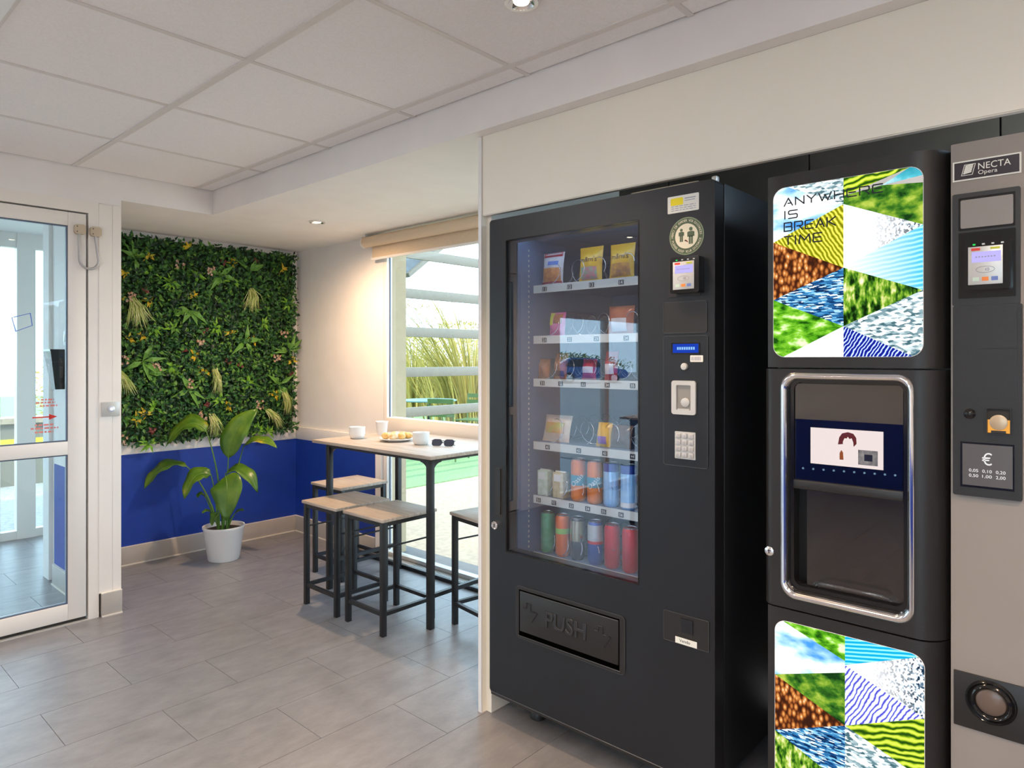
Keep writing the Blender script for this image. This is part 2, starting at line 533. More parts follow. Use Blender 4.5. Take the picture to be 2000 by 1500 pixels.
# ---- floor
fl = struct('floor', MB().box(-6.2, XE + .1, YS - .1, 3.1, -0.12, -0.004), M['screed'], 'grey stone-look vinyl floor laid in staggered rectangular tiles', 'floor')
TW, TL = 0.305, 0.61
tile_me = None
rest = MB()
for k in range(-12, 18):
    x0 = -2.69 + TW * k
    off = 0.415 if k % 2 == 0 else 0.10
    for j in range(-8, 6):
        y0 = off + TL * j
        ya, yb = max(y0, YS), min(y0 + TL, 2.83)
        xa, xb = max(x0, -6.05), min(x0 + TW, XE)
        if yb - ya < .03 or xb - xa < .03: continue
        full = (yb - ya) > TL - 1e-4 and (xb - xa) > TW - 1e-4
        seen = -4.8 < x0 + .1 < -0.9 and y0 + TL > 0.2 and yb > 0.2 and y0 < 2.83
        g = 0.0009
        if seen and full:
            if tile_me is None:
                t = MB().box(g, TW - g, g, TL - g, -0.004, 0).build('floor_tile', M['floor'], fl)
                tile_me = t.data
            else:
                t = bpy.data.objects.new('floor_tile', tile_me); COL.objects.link(t); t.parent = fl
            t.location = (x0, y0, 0)
        elif seen:
            t = MB().box(xa + g, xb - g, ya + g, yb - g, -0.004, 0).build('floor_tile', M['floor'], fl)
        else:
            rest.box(xa + g, xb - g, ya + g, yb - g, -0.004, 0)
rest.build('outlying_tiles', M['floor'], fl, kind='stuff')

# ---- suspended ceiling
ce = struct('ceiling', MB().box(-4.05, XE + .1, YS - .1, 1.9, 2.31, 2.42), M['gap'], 'suspended ceiling of white mineral tiles in a metal grid', 'ceiling')
ys = [1.764, 1.667] + [1.667 - .6 * i for i in range(1, 9)] + [YS + .002]
xs = [XD + .002] + [-3.315 + .602 * i for i in range(0, 10)] + [XE - .002]
LED_CELLS = [(2, 3), (6, 3), (2, 6), (6, 6), (9, 5)]      # grid cells that hold a lit panel instead of a tile
for i in range(len(xs) - 1):
    for j in range(len(ys) - 1):
        xa, xb, yb, ya = xs[i], xs[i + 1], ys[j], ys[j + 1]
        if xb - xa < .05 or yb - ya < .05: continue
        if (i, j) in LED_CELLS: continue
        if xb > -4 and ya > -.75 and xa < 0.4:
            MB().box(xa + .006, xb - .006, ya + .006, yb - .006, CEIL + .002, 2.309).build('ceiling_tile', M['tile'], ce)
far = MB()
for i in range(len(xs) - 1):
    for j in range(len(ys) - 1):
        xa, xb, yb, ya = xs[i], xs[i + 1], ys[j], ys[j + 1]
        if xb - xa < .05 or yb - ya < .05: continue
        if (i, j) not in LED_CELLS and not (xb > -4 and ya > -.75 and xa < 0.4):
            far.box(xa + .006, xb - .006, ya + .006, yb - .006, CEIL + .002, 2.309)
far.build('outlying_tiles', M['tile'], ce, kind='stuff')
for y in ys[1:-1]:
    MB().box(XD + .003, XE - .003, y - .012, y + .012, CEIL - .002, CEIL + .004).build('grid_bar', M['grid'], ce)
for x in xs[1:-1]:
    MB().box(x - .009, x + .009, YS + .003, 1.7635, CEIL - .001, CEIL + .0035).build('grid_bar', M['grid'], ce)

# ---- niche: back wall, window wall, ceiling
wb = struct('wall_back', MB().box(-4.90, XB - .02, 1.175, 3.01, 0, 2.45), M['wall'], 'back wall of the niche, white above and cobalt blue below', 'wall')
bx('blue_dado', M['blue'], (XB - .02, XB, 1.29, YW, 0, 0.708), wb)
bx('dado_cap', M['wall'], (XB - .02, XB, 1.29, YW, 0.708, 0.80), wb, bev=.002)
ww = struct('wall_window', MB().box(-4.90, -3.69, YW + .02, 2.886, 0, 2.45).box(-3.69, -1.76, YW + .02, 2.886, 2.165, 2.45), M['wall'], 'wall beside the terrace window, white above and blue below', 'wall')
bx('blue_dado', M['blue'], (XB, -3.753, YW, YW + .02, 0, 0.708), ww)
bx('dado_cap', M['wall'], (XB, -3.69, YW, YW + .02, 0.708, 0.80), ww, bev=.002)
bx('jamb_lining', M['wall'], (-3.753, -3.69, YW, YW + .02, 0, 0.708), ww)
struct('ceiling_niche', MB().box(XD, -1.76, YP, YW + .03, NICHE_C, 2.42).box(-4.9, XD, 1.766, YW + .03, NICHE_C, 2.42).box(-4.9, -4.04, 1.175, 1.766, NICHE_C, 2.42), M['wall'], 'smooth white plaster ceiling of the niche', 'ceiling')
wd = struct('wall_divider', MB().box(-4.90, -3.99, 1.195, 1.29, 0, 2.45), M['wall'], 'short wall between niche and entrance lobby, blue below', 'wall')
bx('blue_dado', M['blue'], (-4.68, -3.99, 1.178, 1.195, 0, 0.708), wd)
bx('upper_lining', M['wall'], (-4.68, -3.99, 1.178, 1.195, 0.708, 2.4), wd)

def baseboard(name, dims, dirn, label):
    """skirting with a pale bead at its foot and top; dirn is the side that faces the room"""
    x0, x1, y0, y1 = dims
    o = struct(name, MB().box(x0, x1, y0, y1, 0, 0.118, bev=.002), M['base'], label, 'baseboard', smooth=40)
    ex = .006
    f = {'+x': (x1 - .002, x1 + ex, y0, y1), '-y': (x0, x1, y0 - ex, y0 + .002), '+y': (x0, x1, y1 - .002, y1 + ex)}[dirn]
    bx('sealant_bead', M['bead'], (*f, 0, 0.007), o)
    bx('top_bead', M['bead'], (x0, x1, y0, y1, 0.117, 0.121), o)
    return o
baseboard('baseboard_back', (XB, XB + .012, 1.29, YW), '+x', 'grey-beige skirting under the blue niche wall behind the potted plant')
baseboard('baseboard_window', (XB + .012, -3.753, YW - .012, YW), '-y', 'grey-beige skirting under the blue wall behind the stools')
baseboard('baseboard_lobby', (-4.68, -3.99, 1.166, 1.178), '-y', 'grey skirting of the blue lobby wall behind the glass door')
bb = baseboard('baseboard_pillar', (-3.906, -3.888, 1.187, 1.283), '+x', 'short grey skirting block at the foot of the white door pillar')

# ---- door wall
wl = struct('wall_left', MB().box(-4.04, XD, YS, 1.284, 2.12, 2.45).box(-4.04, XD, 1.284, 1.766, NICHE_C, 2.45)
            .box(-4.04, XD, YS, -2.95, 0, 2.12).box(-4.04, XD, -1.38, -0.90, 0, 2.12).box(-4.04, XD, -2.95, -1.38, 1.775, 2.12),
            M['wall'], 'white wall with the glass entrance doors, plain header above', 'wall')
pl = struct('trim_1', MB().box(-4.03, -3.906, 1.196, 1.284, 0, 2.12, bev=.002), M['frame'], 'white boxed pillar between the glass door and the niche', 'pillar')
bx('cover_strip', M['frame'], (-3.906, -3.901, 1.178, 1.240, 0.12, 2.118), pl)
bx('side_strip', M['frame'], (-3.906, -3.903, 1.242, 1.282, 0.12, 2.118), pl)
fr = struct('trim_2', MB().box(-4.02, -3.903, 1.131, 1.178, 0, 2.12).box(-4.02, -3.903, -0.90, 1.131, 2.062, 2.12).box(-4.02, -3.903, -0.90, -0.838, 0, 2.062),
            M['frame'], 'cream lacquered frame around the glass entrance doors', 'door frame')
bx('rebate_seal', M['gap'], (-3.985, -3.965, 1.118, 1.131, 0.0, 2.07), fr)  # dark strips backing the door gap, painting its shade
bx('head_seal', M['gap'], (-3.985, -3.965, -0.83, 1.131, 2.050, 2.064), fr)
th = struct('trim_3', MB().box(-4.02, -3.895, -0.838, 1.131, 0, 0.006, bev=.001), M['silver'], 'flat metal threshold strip under the glass door', 'threshold')

def glass_door(name, y0, y1, label):
    r = thing(name, label, 'door', (XD, y0, 0), kind='structure')
    xa, xb = -3.957, -3.906
    st = .080
    bx('stile', M['frame'], (xa, xb, y1 - st, y1, .022, 2.054), r, bev=.002)
    bx('stile', M['frame'], (xa, xb, y0, y0 + st, .022, 2.054), r, bev=.002)
    for n, z0, z1 in (('top_rail', 1.987, 2.054), ('middle_rail', .846, .912), ('bottom_rail', .022, .102)):
        bx(n, M['frame'], (xa, xb, y0 + st, y1 - st, z0, z1), r, bev=.002)
    for z0, z1 in ((.912, 1.987), (.102, .846)):
        bx('pane', M['door_pane'], (-3.934, -3.930, y0 + st, y1 - st, z0, z1), r)
        g = MB()
        g.ring([(y0 + st, z0), (y1 - st, z0), (y1 - st, z1), (y0 + st, z1)],
               [(y0 + st + .006, z0 + .006), (y1 - st - .006, z0 + .006), (y1 - st - .006, z1 - .006), (y0 + st + .006, z1 - .006)], 'x', -3.928, -3.912)
        g.build('gasket', M['rubber'], r)
    bx('bottom_brush', M['gap'], (-3.945, -3.915, y0, y1, .008, .022), r)
    return r
d1 = glass_door('door_1', 0.155, 1.122, 'white framed glass entrance door with a middle rail')
d2 = glass_door('door_2', -0.83, 0.147, 'second white framed glass door leaf left of the first')
# transfers on the first door's glass
s = MB()
a = on_x(63, 816, -3.929); b = on_x(112, 814, -3.929)
s.box(-3.9295, -3.929, a.y, b.y - .03, a.z - .003, a.z + .003)
s.prism([(b.y - .035, a.z + .014), (b.y, a.z), (b.y - .035, a.z - .014)], 'x', -3.9295, -3.929)
s.build('arrow_transfer', M['red'], d1)
s = MB()
for v, u0, u1 in ((781, 80, 105), (787, 70, 108), (793, 78, 112), (831, 68, 106), (838, 60, 114), (845, 68, 104)):
    a = on_x(u0, v, -3.929); b = on_x(u1, v, -3.929)
    y = a.y
    while y < b.y:
        w = random.uniform(.006, .022)
        s.box(-3.9295, -3.929, y, min(y + w, b.y), a.z - .004, a.z + .004)
        y += w + .005
s.build('red_notice_transfer', M['pinkred'], d1)
s = MB()
q = [on_x(*p, -3.929) for p in ((22, 620), (60, 611), (64, 636), (30, 648))]
c = sum(q, Vector()) / 4
s.ring([(p.y, p.z) for p in q], [(c.y + (p.y - c.y) * .90, c.z + (p.z - c.z) * .90) for p in q], 'x', -3.9295, -3.929)
s.build('blue_outline_transfer', mat('blue_ink', (0.12, 0.2, 0.6), .5), d1)

# ---- west window (it shows in the vending machine's glass)
w3 = thing('window_3', 'two-pane white window in the door wall', 'window', (XD, -2.2, 0), kind='structure')
for n, y0, y1, z0, z1 in (('frame_post', -2.95, -2.90, 0, 1.775), ('frame_post', -1.43, -1.38, 0, 1.775), ('mullion', -2.245, -2.175, .06, 1.715), ('head_rail', -2.90, -1.43, 1.715, 1.775), ('sill_rail', -2.90, -1.43, 0, .06)):
    bx(n, M['frame'], (-3.99, -3.93, y0, y1, z0, z1), w3)
for y0, y1 in ((-2.90, -2.245), (-2.175, -1.43)):
    bx('pane', M['pane'], (-3.962, -3.958, y0, y1, .06, 1.715), w3)

# ---- entrance lobby behind the doors
struct('ceiling_lobby', MB().box(-6.2, -4.04, -1.3, 2.4, 2.25, 2.42), M['wall'], 'white ceiling of the entrance lobby', 'ceiling')
struct('wall_lobby', MB().box(-6.2, -4.9, 2.3, 2.42, 0, 2.25).box(-6.2, -4.04, -1.42, -1.3, 0, 2.45), M['wall'], 'white end walls of the entrance lobby', 'wall')
w2 = thing('window_2', 'white framed glazing on the far side of the entrance lobby', 'window', (-6.05, 0, 0), kind='structure')
for y0, y1 in ((-1.3, -1.22), (-.2, -.12), (1.11, 1.185), (1.285, 1.400), (2.22, 2.3)):
    bx('frame_post', M['frame'], (-6.11, -6.03, y0, y1, 0, 2.25), w2)
for y0, y1 in ((-1.22, -.2), (-.12, 1.11), (1.185, 1.285), (1.40, 2.22)):
    bx('bottom_rail', M['frame'], (-6.10, -6.04, y0, y1, 0, .06), w2)
    bx('top_rail', M['frame'], (-6.10, -6.04, y0, y1, 2.14, 2.25), w2)
    bx('pane', M['pane'], (-6.072, -6.068, y0, y1, .06, 2.14), w2)

# ---- terrace window of the niche
w1 = thing('window_1', 'tall white terrace window behind the bar table', 'window', (-3.69, 2.83, 0), kind='structure')
bx('frame_post', M['frame'], (-3.69, -3.655, 2.818, 2.862, 0, 2.165), w1, bev=.002)
bx('post_gasket', M['rubber'], (-3.655, -3.651, 2.838, 2.848, .05, 2.16), w1)
bx('frame_post', M['frame'], (-1.82, -1.78, 2.815, 2.885, 0, 2.165), w1)
bx('transom', M['frame'], (-3.655, -1.82, 2.815, 2.885, .822, .935), w1, bev=.003)
bx('head_rail', M['frame'], (-3.655, -1.82, 2.815, 2.885, 2.11, 2.165), w1)
bx('bottom_rail', M['silver'], (-3.655, -1.82, 2.835, 2.885, 0, .035), w1, bev=.002)
for k in range(3):
    bx('track', M['silver'], (-3.69, -1.82, 2.785 + .017 * k, 2.793 + .017 * k, 0, .010), w1)
bx('pane', M['pane'], (-3.655, -1.82, 2.852, 2.857, .935, 2.11), w1)
bx('pane', M['pane'], (-3.655, -1.82, 2.852, 2.857, .035, .822), w1)
st = struct('trim_4', MB().box(-3.93, -1.80, 2.735, 2.765, 0, .022, bev=.003), M['black'], 'black floor strip running along the foot of the terrace window', 'floor strip', smooth=40)

# ---- beam, fascia, machine recess
struct('trim_5', MB().box(XD, XE, 1.766, YP, NICHE_C, 2.45), M['wall'], 'white bulkhead beam running along the ceiling above the machines', 'beam')
fa = struct('trim_6', MB().box(-1.782, XE, YP, YP + .022, 1.858, NICHE_C, bev=.001), M['wall_warm'], 'cream fascia board above the vending machines', 'fascia')
bx('lower_edging', M['bead'], (-1.782, XE, YP + .002, YP + .020, 1.855, 1.859), fa)
sp = struct('wall_side_panel', MB().box(-1.797, -1.783, YP, 2.82, 0, NICHE_C), M['wall_warm'], 'narrow white side panel left of the black vending machine', 'panel')
bx('edge_trim', M['white'], (-1.800, -1.783, YP - .006, YP, 0, NICHE_C), sp, bev=.002)
bx('inner_post', M['wall_warm'], (-1.783, -1.757, YP + .022, 2.72, 0, 2.15), sp)
rb = struct('wall_recess', MB().box(-1.757, .05, 2.72, 2.80, 0, 2.45), M['gap'], 'dark back wall of the recess behind the machines', 'wall')
for x0, x1 in ((-1.757, -1.50), (-1.496, -.90), (-.896, -.30), (-.296, .02)):
    bx('backing_panel', M['blackin'], (x0 + .001, x1 - .001, 2.705, 2.72, 0, 2.28), rb)
struct('ceiling_recess', MB().box(-1.757, .05, YP + .022, 2.72, 2.28, 2.42), M['blackin'], 'dark top of the machine recess', 'ceiling')
struct('wall_machine', MB().box(.02, XE, YP, 2.0, 0, 1.858), M['wall_warm'], 'cream wall to the right of the coffee machine', 'wall')
# ---- the room behind the camera
wf = struct('wall_front', MB().box(-4.04, -.35, YS - .1, YS, 0, 2.45).box(2.2, XE + .1, YS - .1, YS, 0, 2.45).box(-.35, 2.2, YS - .1, YS, 2.1, 2.45), M['wall'], 'white wall behind the camera, blue below', 'wall')
bx('blue_dado', M['blue'], (XD, -.35, YS, YS + .015, 0, .708), wf)
w4 = thing('window_4', 'wide white window in the wall behind the camera', 'window', (.9, YS, 0), kind='structure')  # unseen window and opening, added to bring daylight in
for x0, x1, z0, z1 in ((-.35, -.30, 0, 2.1), (2.15, 2.2, 0, 2.1), (.90, .96, .06, 2.04), (-.30, 2.15, 2.04, 2.1), (-.30, 2.15, 0, .06)):
    bx('frame_bar', M['frame'], (x0, x1, YS - .08, YS - .02, z0, z1), w4)
for x0, x1 in ((-.30, .90), (.96, 2.15)):
    bx('pane', M['pane'], (x0, x1, YS - .052, YS - .048, .06, 2.04), w4)
wr = struct('wall_right', MB().box(XE, XE + .1, YS, 2.0, 0, 2.45), M['wall'], 'plain white end wall of the room behind the camera', 'wall')
bx('blue_dado', M['blue'], (XE - .015, XE, YS, YP, 0, .708), wr)

# ================================================================== LAMPS
def downlight(loc, z, label, power, group=None, cone=150):
    x, y = loc
    r = thing('ceiling_downlight', label, 'light', (x, y, z), group=group)
    ring = MB().ring([(x + .046 * cos(a), y + .046 * sin(a)) for a in [2 * pi * k / 28 for k in range(28)]],
                     [(x + .036 * cos(a), y + .036 * sin(a)) for a in [2 * pi * k / 28 for k in range(28)]], 'z', z - .008, z - .001)
    ring.build('trim_ring', M['chrome'], r, smooth=30)
    MB().lathe([(.036, -.004), (.030, .004), (.02, .006)], (x, y, z - .004), 24, cap=False).build('reflector', M['chrome'], r, smooth=60)
    MB().lathe([(.001, -.004), (.020, -.004), (.022, -.001)], (x, y, z - .001), 20).build('bulb', M['bulb'], r)
    l = bpy.data.lights.new('lamp_light', 'SPOT')
    l.energy = power; l.color = LAMP_COL; l.shadow_soft_size = .025
    l.spot_size = radians(cone); l.spot_blend = 1.0
    lo = bpy.data.objects.new('lamp_light', l); COL.objects.link(lo)
    lo.parent = r; lo.location = (0, 0, -.015)
    return r
M['bulb'] = emit_mat('lamp_glow', (1.0, .86, .6), 8.0)
downlight((-3.627, 2.275), NICHE_C, 'small recessed spotlight in the smooth niche ceiling', LAMP_W * 1.15, cone=172)
downlight((-1.209, 1.383), CEIL, 'recessed chrome spotlight in the tiled ceiling above the vending machine', LAMP_W, cone=95)
for x, y in ((.45, .9), (-1.2, -.45), (.45, -.75), (-2.9, -1.0), (-2.9, -2.4), (-1.2, -2.4), (.45, -2.4), (1.8, -.4)):  # spotlights out of view, added to light the room
    downlight((x, y), CEIL, 'recessed chrome spotlight in the tiled ceiling behind the camera', LAMP_W, 'ceiling spotlights behind the camera')
M['led'] = emit_mat('led_diffuser', (1.0, .97, .94), LED_STRENGTH)
def panel_light(x0, x1, y0, y1, label, group=None):
    lp = thing('ceiling_panel_light', label, 'light', ((x0 + x1) / 2, (y0 + y1) / 2, CEIL), group)
    MB().ring([(x0 + .002, y0 + .002), (x1 - .002, y0 + .002), (x1 - .002, y1 - .002), (x0 + .002, y1 - .002)],
              [(x0 + .035, y0 + .035), (x1 - .035, y0 + .035), (x1 - .035, y1 - .035), (x0 + .035, y1 - .035)], 'z', CEIL - .012, CEIL + .012).build('frame', M['white'], lp)
    bx('diffuser', M['led'], (x0 + .035, x1 - .035, y0 + .035, y1 - .035, CEIL - .003, CEIL + .002), lp)
for k, (i, j) in enumerate(LED_CELLS):  # panels after the first are unseen, added to brighten the room
    panel_light(xs[i], xs[i + 1], ys[j + 1], ys[j], 'square white LED panel in the tiled ceiling, its edge at the upper left' if k == 0 else
                'square white LED panel in the tiled ceiling behind the camera', None if k == 0 else 'LED panels behind the camera')
# ================================================================== GREEN WALL
gw = thing('living_wall_panel', 'framed panel of dense green artificial foliage on the niche wall', 'plant wall', (XB, 2.07, .76))
GX = XB - .018
GY0, GY1, GZ0, GZ1 = 1.33, 2.765, .785, 2.112
bx('backing_board', mat('green_backing', (.015, .04, .012), .8, noise=.3), (GX, GX + .022, GY0, GY1, GZ0, GZ1), gw)
bx('top_batten', M['white'], (GX, GX + .03, GY0, GY1 - .03, GZ1, GZ1 + .014), gw)

def leaf(mb, p, d, n, L, Wd, curl=.15, mi=0):
    """pointed folded leaf: root p, direction d, face normal n"""
    d = d.normalized(); s = d.cross(n)
    if s.length < 1e-4: s = d.orthogonal()
    s.normalize(); n = s.cross(d).normalized()
    a = p + d * L * .42 + n * L * .05
    t = p + d * L - n * L * curl
    mb.add([p, a + s * Wd / 2 + n * Wd * .18, a, a - s * Wd / 2 + n * Wd * .18, t], [(0, 1, 2), (0, 2, 3), (1, 4, 2), (2, 4, 3)], mi)
rnd = random.Random(3)
fo = MB()
for i in range(12500):
    y = rnd.uniform(GY0 - .005, GY1 + .005); z = rnd.uniform(GZ0 - .01, GZ1 + .008)
    x = GX + .022 + rnd.random() ** .8 * .058
    a = rnd.uniform(0, 2 * pi)
    d = Vector((rnd.uniform(.05, .9), cos(a), sin(a) - .25))
    n = Vector((1, rnd.uniform(-.8, .8), rnd.uniform(-.4, .9)))
    L = rnd.uniform(.020, .044)
    leaf(fo, Vector((x, y, z)), d, n, L, L * rnd.uniform(.42, .72), rnd.uniform(0, .4))
fo.build('foliage', M['foliage'], gw, kind='stuff')

def gpt(cx, cy, dx=.085):
    return on_x(220 + cx / 3.26, 430 + cy / 3.26, GX + dx)
def star(cx, cy, n, L, Wd, m, name, spread=1.0, a0=None):
    p = gpt(cx, cy); mb = MB()
    for k in range(n):
        a = (a0 if a0 is not None else rnd.uniform(0, 6)) + 2 * pi * k / n + rnd.uniform(-.25, .25)
        d = Vector((rnd.uniform(.15, .45), cos(a) * spread, sin(a)))
        leaf(mb, p - Vector((.02, 0, 0)), d, Vector((1, 0, .2)), L * rnd.uniform(.75, 1.1), Wd * rnd.uniform(.8, 1.15), .25)
    return mb.build(name, m, gw)
for c in ((150, 240), (495, 570), (690, 350), (850, 770), (195, 900), (1065, 1050), (1130, 830), (490, 1085), (880, 325), (225, 975)):
    star(*c, rnd.choice((5, 6)), .135, .036, M['lily'], 'broad_leaf_rosette')
for c in ((765, 390), (250, 330), (690, 1145), (275, 1195), (870, 1040), (660, 680), (390, 690), (270, 690), (1120, 530), (395, 930), (240, 1425), (930, 1340), (545, 350), (960, 660), (1000, 1350), (380, 400)):
    star(*c, 8, .072, .020, M['limeleaf'], 'lime_leaf_rosette')
for c in ((490, 175), (240, 230), (770, 270), (1090, 312), (235, 510), (55, 490), (520, 478), (210, 735), (752, 710), (905, 765), (530, 860), (592, 968), (1040, 1118), (160, 1260), (215, 1235), (740, 1180), (1150, 900), (85, 320), (110, 760)):
    star(*c, 6, .052, .019, M['yellowleaf'], 'yellow_leaf_tuft')
for c in ((215, 450), (715, 265), (945, 545), (595, 705), (460, 825), (745, 900), (610, 1175), (258, 1340), (820, 930), (1140, 970), (910, 260)):
    star(*c, 6, .032, .022, M['redleaf'], 'dark_red_rosette')
for c in ((425, 280), (630, 325), (115, 490), (555, 785), (1090, 725), (1045, 880), (275, 925), (65, 890), (480, 1040), (940, 1175), (575, 1245), (60, 1400)):
    p = gpt(*c); mb = MB()
    for k in range(9):
        q = p + Vector((rnd.uniform(-.01, .008), rnd.uniform(-.028, .028), rnd.uniform(-.028, .028)))
        for j in range(4):
            a = j * pi / 2 + rnd.random()
            leaf(mb, q, Vector((.35, cos(a), sin(a))), Vector((1, 0, 0)), .013, .010, -.1)
    mb.build('white_flower_cluster', M['petal'], gw)
for cx, cy, ang, sp, L in ((120, 500, -1.35, .55, .20), (875, 440, -1.6, .5, .17), (645, 950, -1.5, .25, .17), (1085, 1095, -1.45, .22, .16), (985, 1210, -.95, .22, .16), (625, 1240, -1.4, .45, .15), (30, 960, -1.1, .35, .17)):
    p = gpt(cx, cy, .07); mb = MB()
    for k in range(70):
        a = ang + rnd.gauss(0, sp * .5)
        l = L * rnd.uniform(.55, 1.05)
        d = Vector((0, cos(a), sin(a)))
        q = p + Vector((rnd.uniform(0, .02), rnd.uniform(-.018, .018), rnd.uniform(-.012, .012)))
        side = Vector((rnd.uniform(-.3, .3), -sin(a), cos(a))) * .0019
        out = Vector((rnd.uniform(.02, .055), 0, 0))
        p1 = q + d * l * .5 + out; p2 = q + d * l + out * .6 + Vector((0, rnd.uniform(-.015, .015), -.012))
        mb.add([q - side, q + side, p1 - side, p1 + side, p2], [(0, 1, 3, 2), (2, 3, 4)])
    mb.build('grass_tuft', M['grasspale'], gw)

# ================================================================== POTTED STRELITZIA
PC = Vector((-4.43, 2.075, 0))
sp_ = thing('potted_plant', 'large-leaved green plant in a white pot before the blue wall', 'plant', PC)
MB().lathe([(.001, .004), (.094, .0), (.098, .004), (.126, .205), (.131, .21), (.131, .223), (.124, .223), (.119, .195), (.001, .195)], PC, 40).build('pot', M['white'], sp_, smooth=50)
MB().lathe([(.117, .19), (.118, .197), (.07, .202), (.001, .200)], PC, 24).build('soil', M['soil'], sp_, smooth=60)
PF = -SY * PC.x + CY * PC.y
VIEW = Vector((-SY, CY, 0)); RIGHT = Vector((CY, SY, 0))
def W(u, v, df=0.0):
    return at(u, v, PF + df)
def bez(p0, p1, p2, n):
    return [p0 * (1 - t) ** 2 + p1 * 2 * t * (1 - t) + p2 * t * t for t in [i / n for i in range(n + 1)]]
def blade(base, mid, tip, width, face, fold=.25, wav=0.0, peak=.42):
    """big leaf blade along a curved midrib; face = way its upper side looks"""
    n = 14
    sp = bez(base, mid, tip, n)
    vs = []; fs = []
    face = face.normalized()
    for i, p in enumerate(sp):
        t = i / n
        d = (sp[min(i + 1, n)] - sp[max(i - 1, 0)]).normalized()
        s = d.cross(face)
        if s.length < 1e-3: s = d.orthogonal()
        s.normalize(); nn = s.cross(d).normalized()
        w = width * .5 * (max(0, sin(pi * (t ** (math.log(.5) / math.log(peak))))) ** .75) + .0015
        row = []
        for k in (-1, -.55, 0, .55, 1):
            z = abs(k) * fold * w + wav * w * sin(t * 14 + k * 2) * abs(k) * .25 + (0 if k else -.003)
            row.append(p + s * w * k + nn * z)
        vs += row
    for i in range(n):
        for k in range(4):
            fs.append((i * 5 + k, i * 5 + k + 1, (i + 1) * 5 + k + 1, (i + 1) * 5 + k))
    return vs, fs, sp
CAMF = -VIEW + Vector((0, 0, .35))
def strel(base, mid, tip, width, face, stem_via, root, fold=.25, wav=.6, peak=.42):
    vs, fs, sp = blade(base, mid, tip, width, face, fold, wav, peak)
    o = MB().add(vs, fs).build('leaf', M['strel'], sp_, smooth=180)
    so = o.modifiers.new('thickness', 'SOLIDIFY'); so.thickness = .0012
    MB().tube([p + (Vector((0, 0, -.001))) for p in sp[:-2]], [.0032 * (1 - i / 15) + .0006 for i in range(len(sp) - 2)], 6).build('midrib', M['stem'], o)
    pts = bez(root, stem_via, base, 10)
    MB().tube(pts, [.0085 - .0055 * i / 10 for i in range(11)], 8).build('petiole', M['stem'], sp_, smooth=60)
R0 = PC + Vector((0, 0, .195))
def root(dx, dy): return R0 + RIGHT * dx + VIEW * dy
strel(W(403, 843, -.02), W(372, 800, -.05), W(327, 868, -.12), .155, Vector((0, 0, 1)) - VIEW * .55, W(430, 915), root(-.01, .01), .18)
strel(W(446, 895, -.06), W(449, 838, -.08), W(503, 799, .02), .165, -VIEW + Vector((0, 0, .15)) - RIGHT * .2, W(443, 960, -.02), root(.0, -.01), .15, .25)
strel(W(476, 871, .05), W(508, 846, .05), W(541, 875, .0), .085, Vector((0, 0, 1)) - VIEW * .45, W(452, 950), root(.02, .02), .25)
strel(W(365, 911, .0), W(318, 895, -.05), W(282, 954, -.16), .125, Vector((0, 0, 1)) - VIEW * .30, W(408, 955), root(-.03, 0), .30)
strel(W(412, 927, -.06), W(374, 912, -.12), W(360, 975, -.18), .125, Vector((0, 0, .7)) - VIEW - RIGHT * .4, W(425, 975, -.02), root(-.03, -.02), .15)
strel(W(440, 930, -.10), W(447, 945, -.20), W(441, 1017, -.22), .195, -VIEW + Vector((0, 0, .35)), W(442, 975, -.04), root(.0, -.03), .12, .3)
strel(W(440, 925, -.03), W(478, 900, -.04), W(503, 962, -.08), .115, Vector((0, 0, 1)) - VIEW * .35 + RIGHT * .3, W(445, 975), root(.02, 0), .3)
strel(W(402, 972, -.03), W(392, 958, -.05), W(385, 972, -.08), .045, Vector((0, 0, 1)) - VIEW * .3, W(415, 1000), root(-.03, .01), .3)
strel(W(428, 1000, -.08), W(416, 1000, -.12), W(414, 1027, -.13), .075, -VIEW - RIGHT * .6 + Vector((0, 0, .3)), W(428, 1010, -.06), root(-.02, -.03), .15)
strel(W(412, 999, .0), W(402, 995, -.02), W(395, 1003, -.05), .035, Vector((0, 0, 1)) - VIEW * .4, W(420, 1010), root(-.03, .0), .3)
strel(W(459, 1003, .02), W(468, 994, .02), W(476, 997, .0), .03, Vector((0, 0, 1)) - VIEW * .4, W(452, 1010), root(.02, .01), .3)

# ================================================================== BAR TABLE AND STOOLS
TZ = .86
tb = thing('bar_table', 'high bar table with wood top and black steel legs by the window', 'table', (-2.955, 2.46, 0))
bx('tabletop', M['wood'], (-3.470, -2.440, 2.140, 2.778, TZ - .018, TZ), tb, bev=.003)
TX0, TX1, TY0, TY1 = -3.401, -2.527, 2.213, 2.742
for x in (TX0, TX1):
    for y in (TY0, TY1 - .03):
        bx('leg', M['steelblack'], (x - .015, x + .015, y - .015, y + .015, 0, TZ - .018), tb, bev=.0015)
        s = -1 if y > 2.4 else 1
        sx = 1 if x == TX0 else -1
        for ax in ('x', 'y'):
            g = [(0, 0), (.055, 0), (.055, -.006)] + [(.055 - .055 * sin(t), -.006 - .055 * (1 - cos(t))) for t in [pi / 2 * k / 6 for k in range(1, 7)]]
            mb = MB()
            if ax == 'x':
                mb.prism([(x + sx * (.015 + p[0]), TZ - .043 + p[1]) for p in g], 'y', y - .004, y + .004)
            else:
                mb.prism([(y + s * (.015 + p[0]), TZ - .043 + p[1]) for p in g], 'x', x - .004, x + .004)
            mb.build('corner_bracket', M['steelblack'], tb)
for y in (TY0, TY1 - .03):
    bx('apron', M['steelblack'], (TX0 + .015, TX1 - .015, y - .012, y + .012, TZ - .043, TZ - .018), tb)
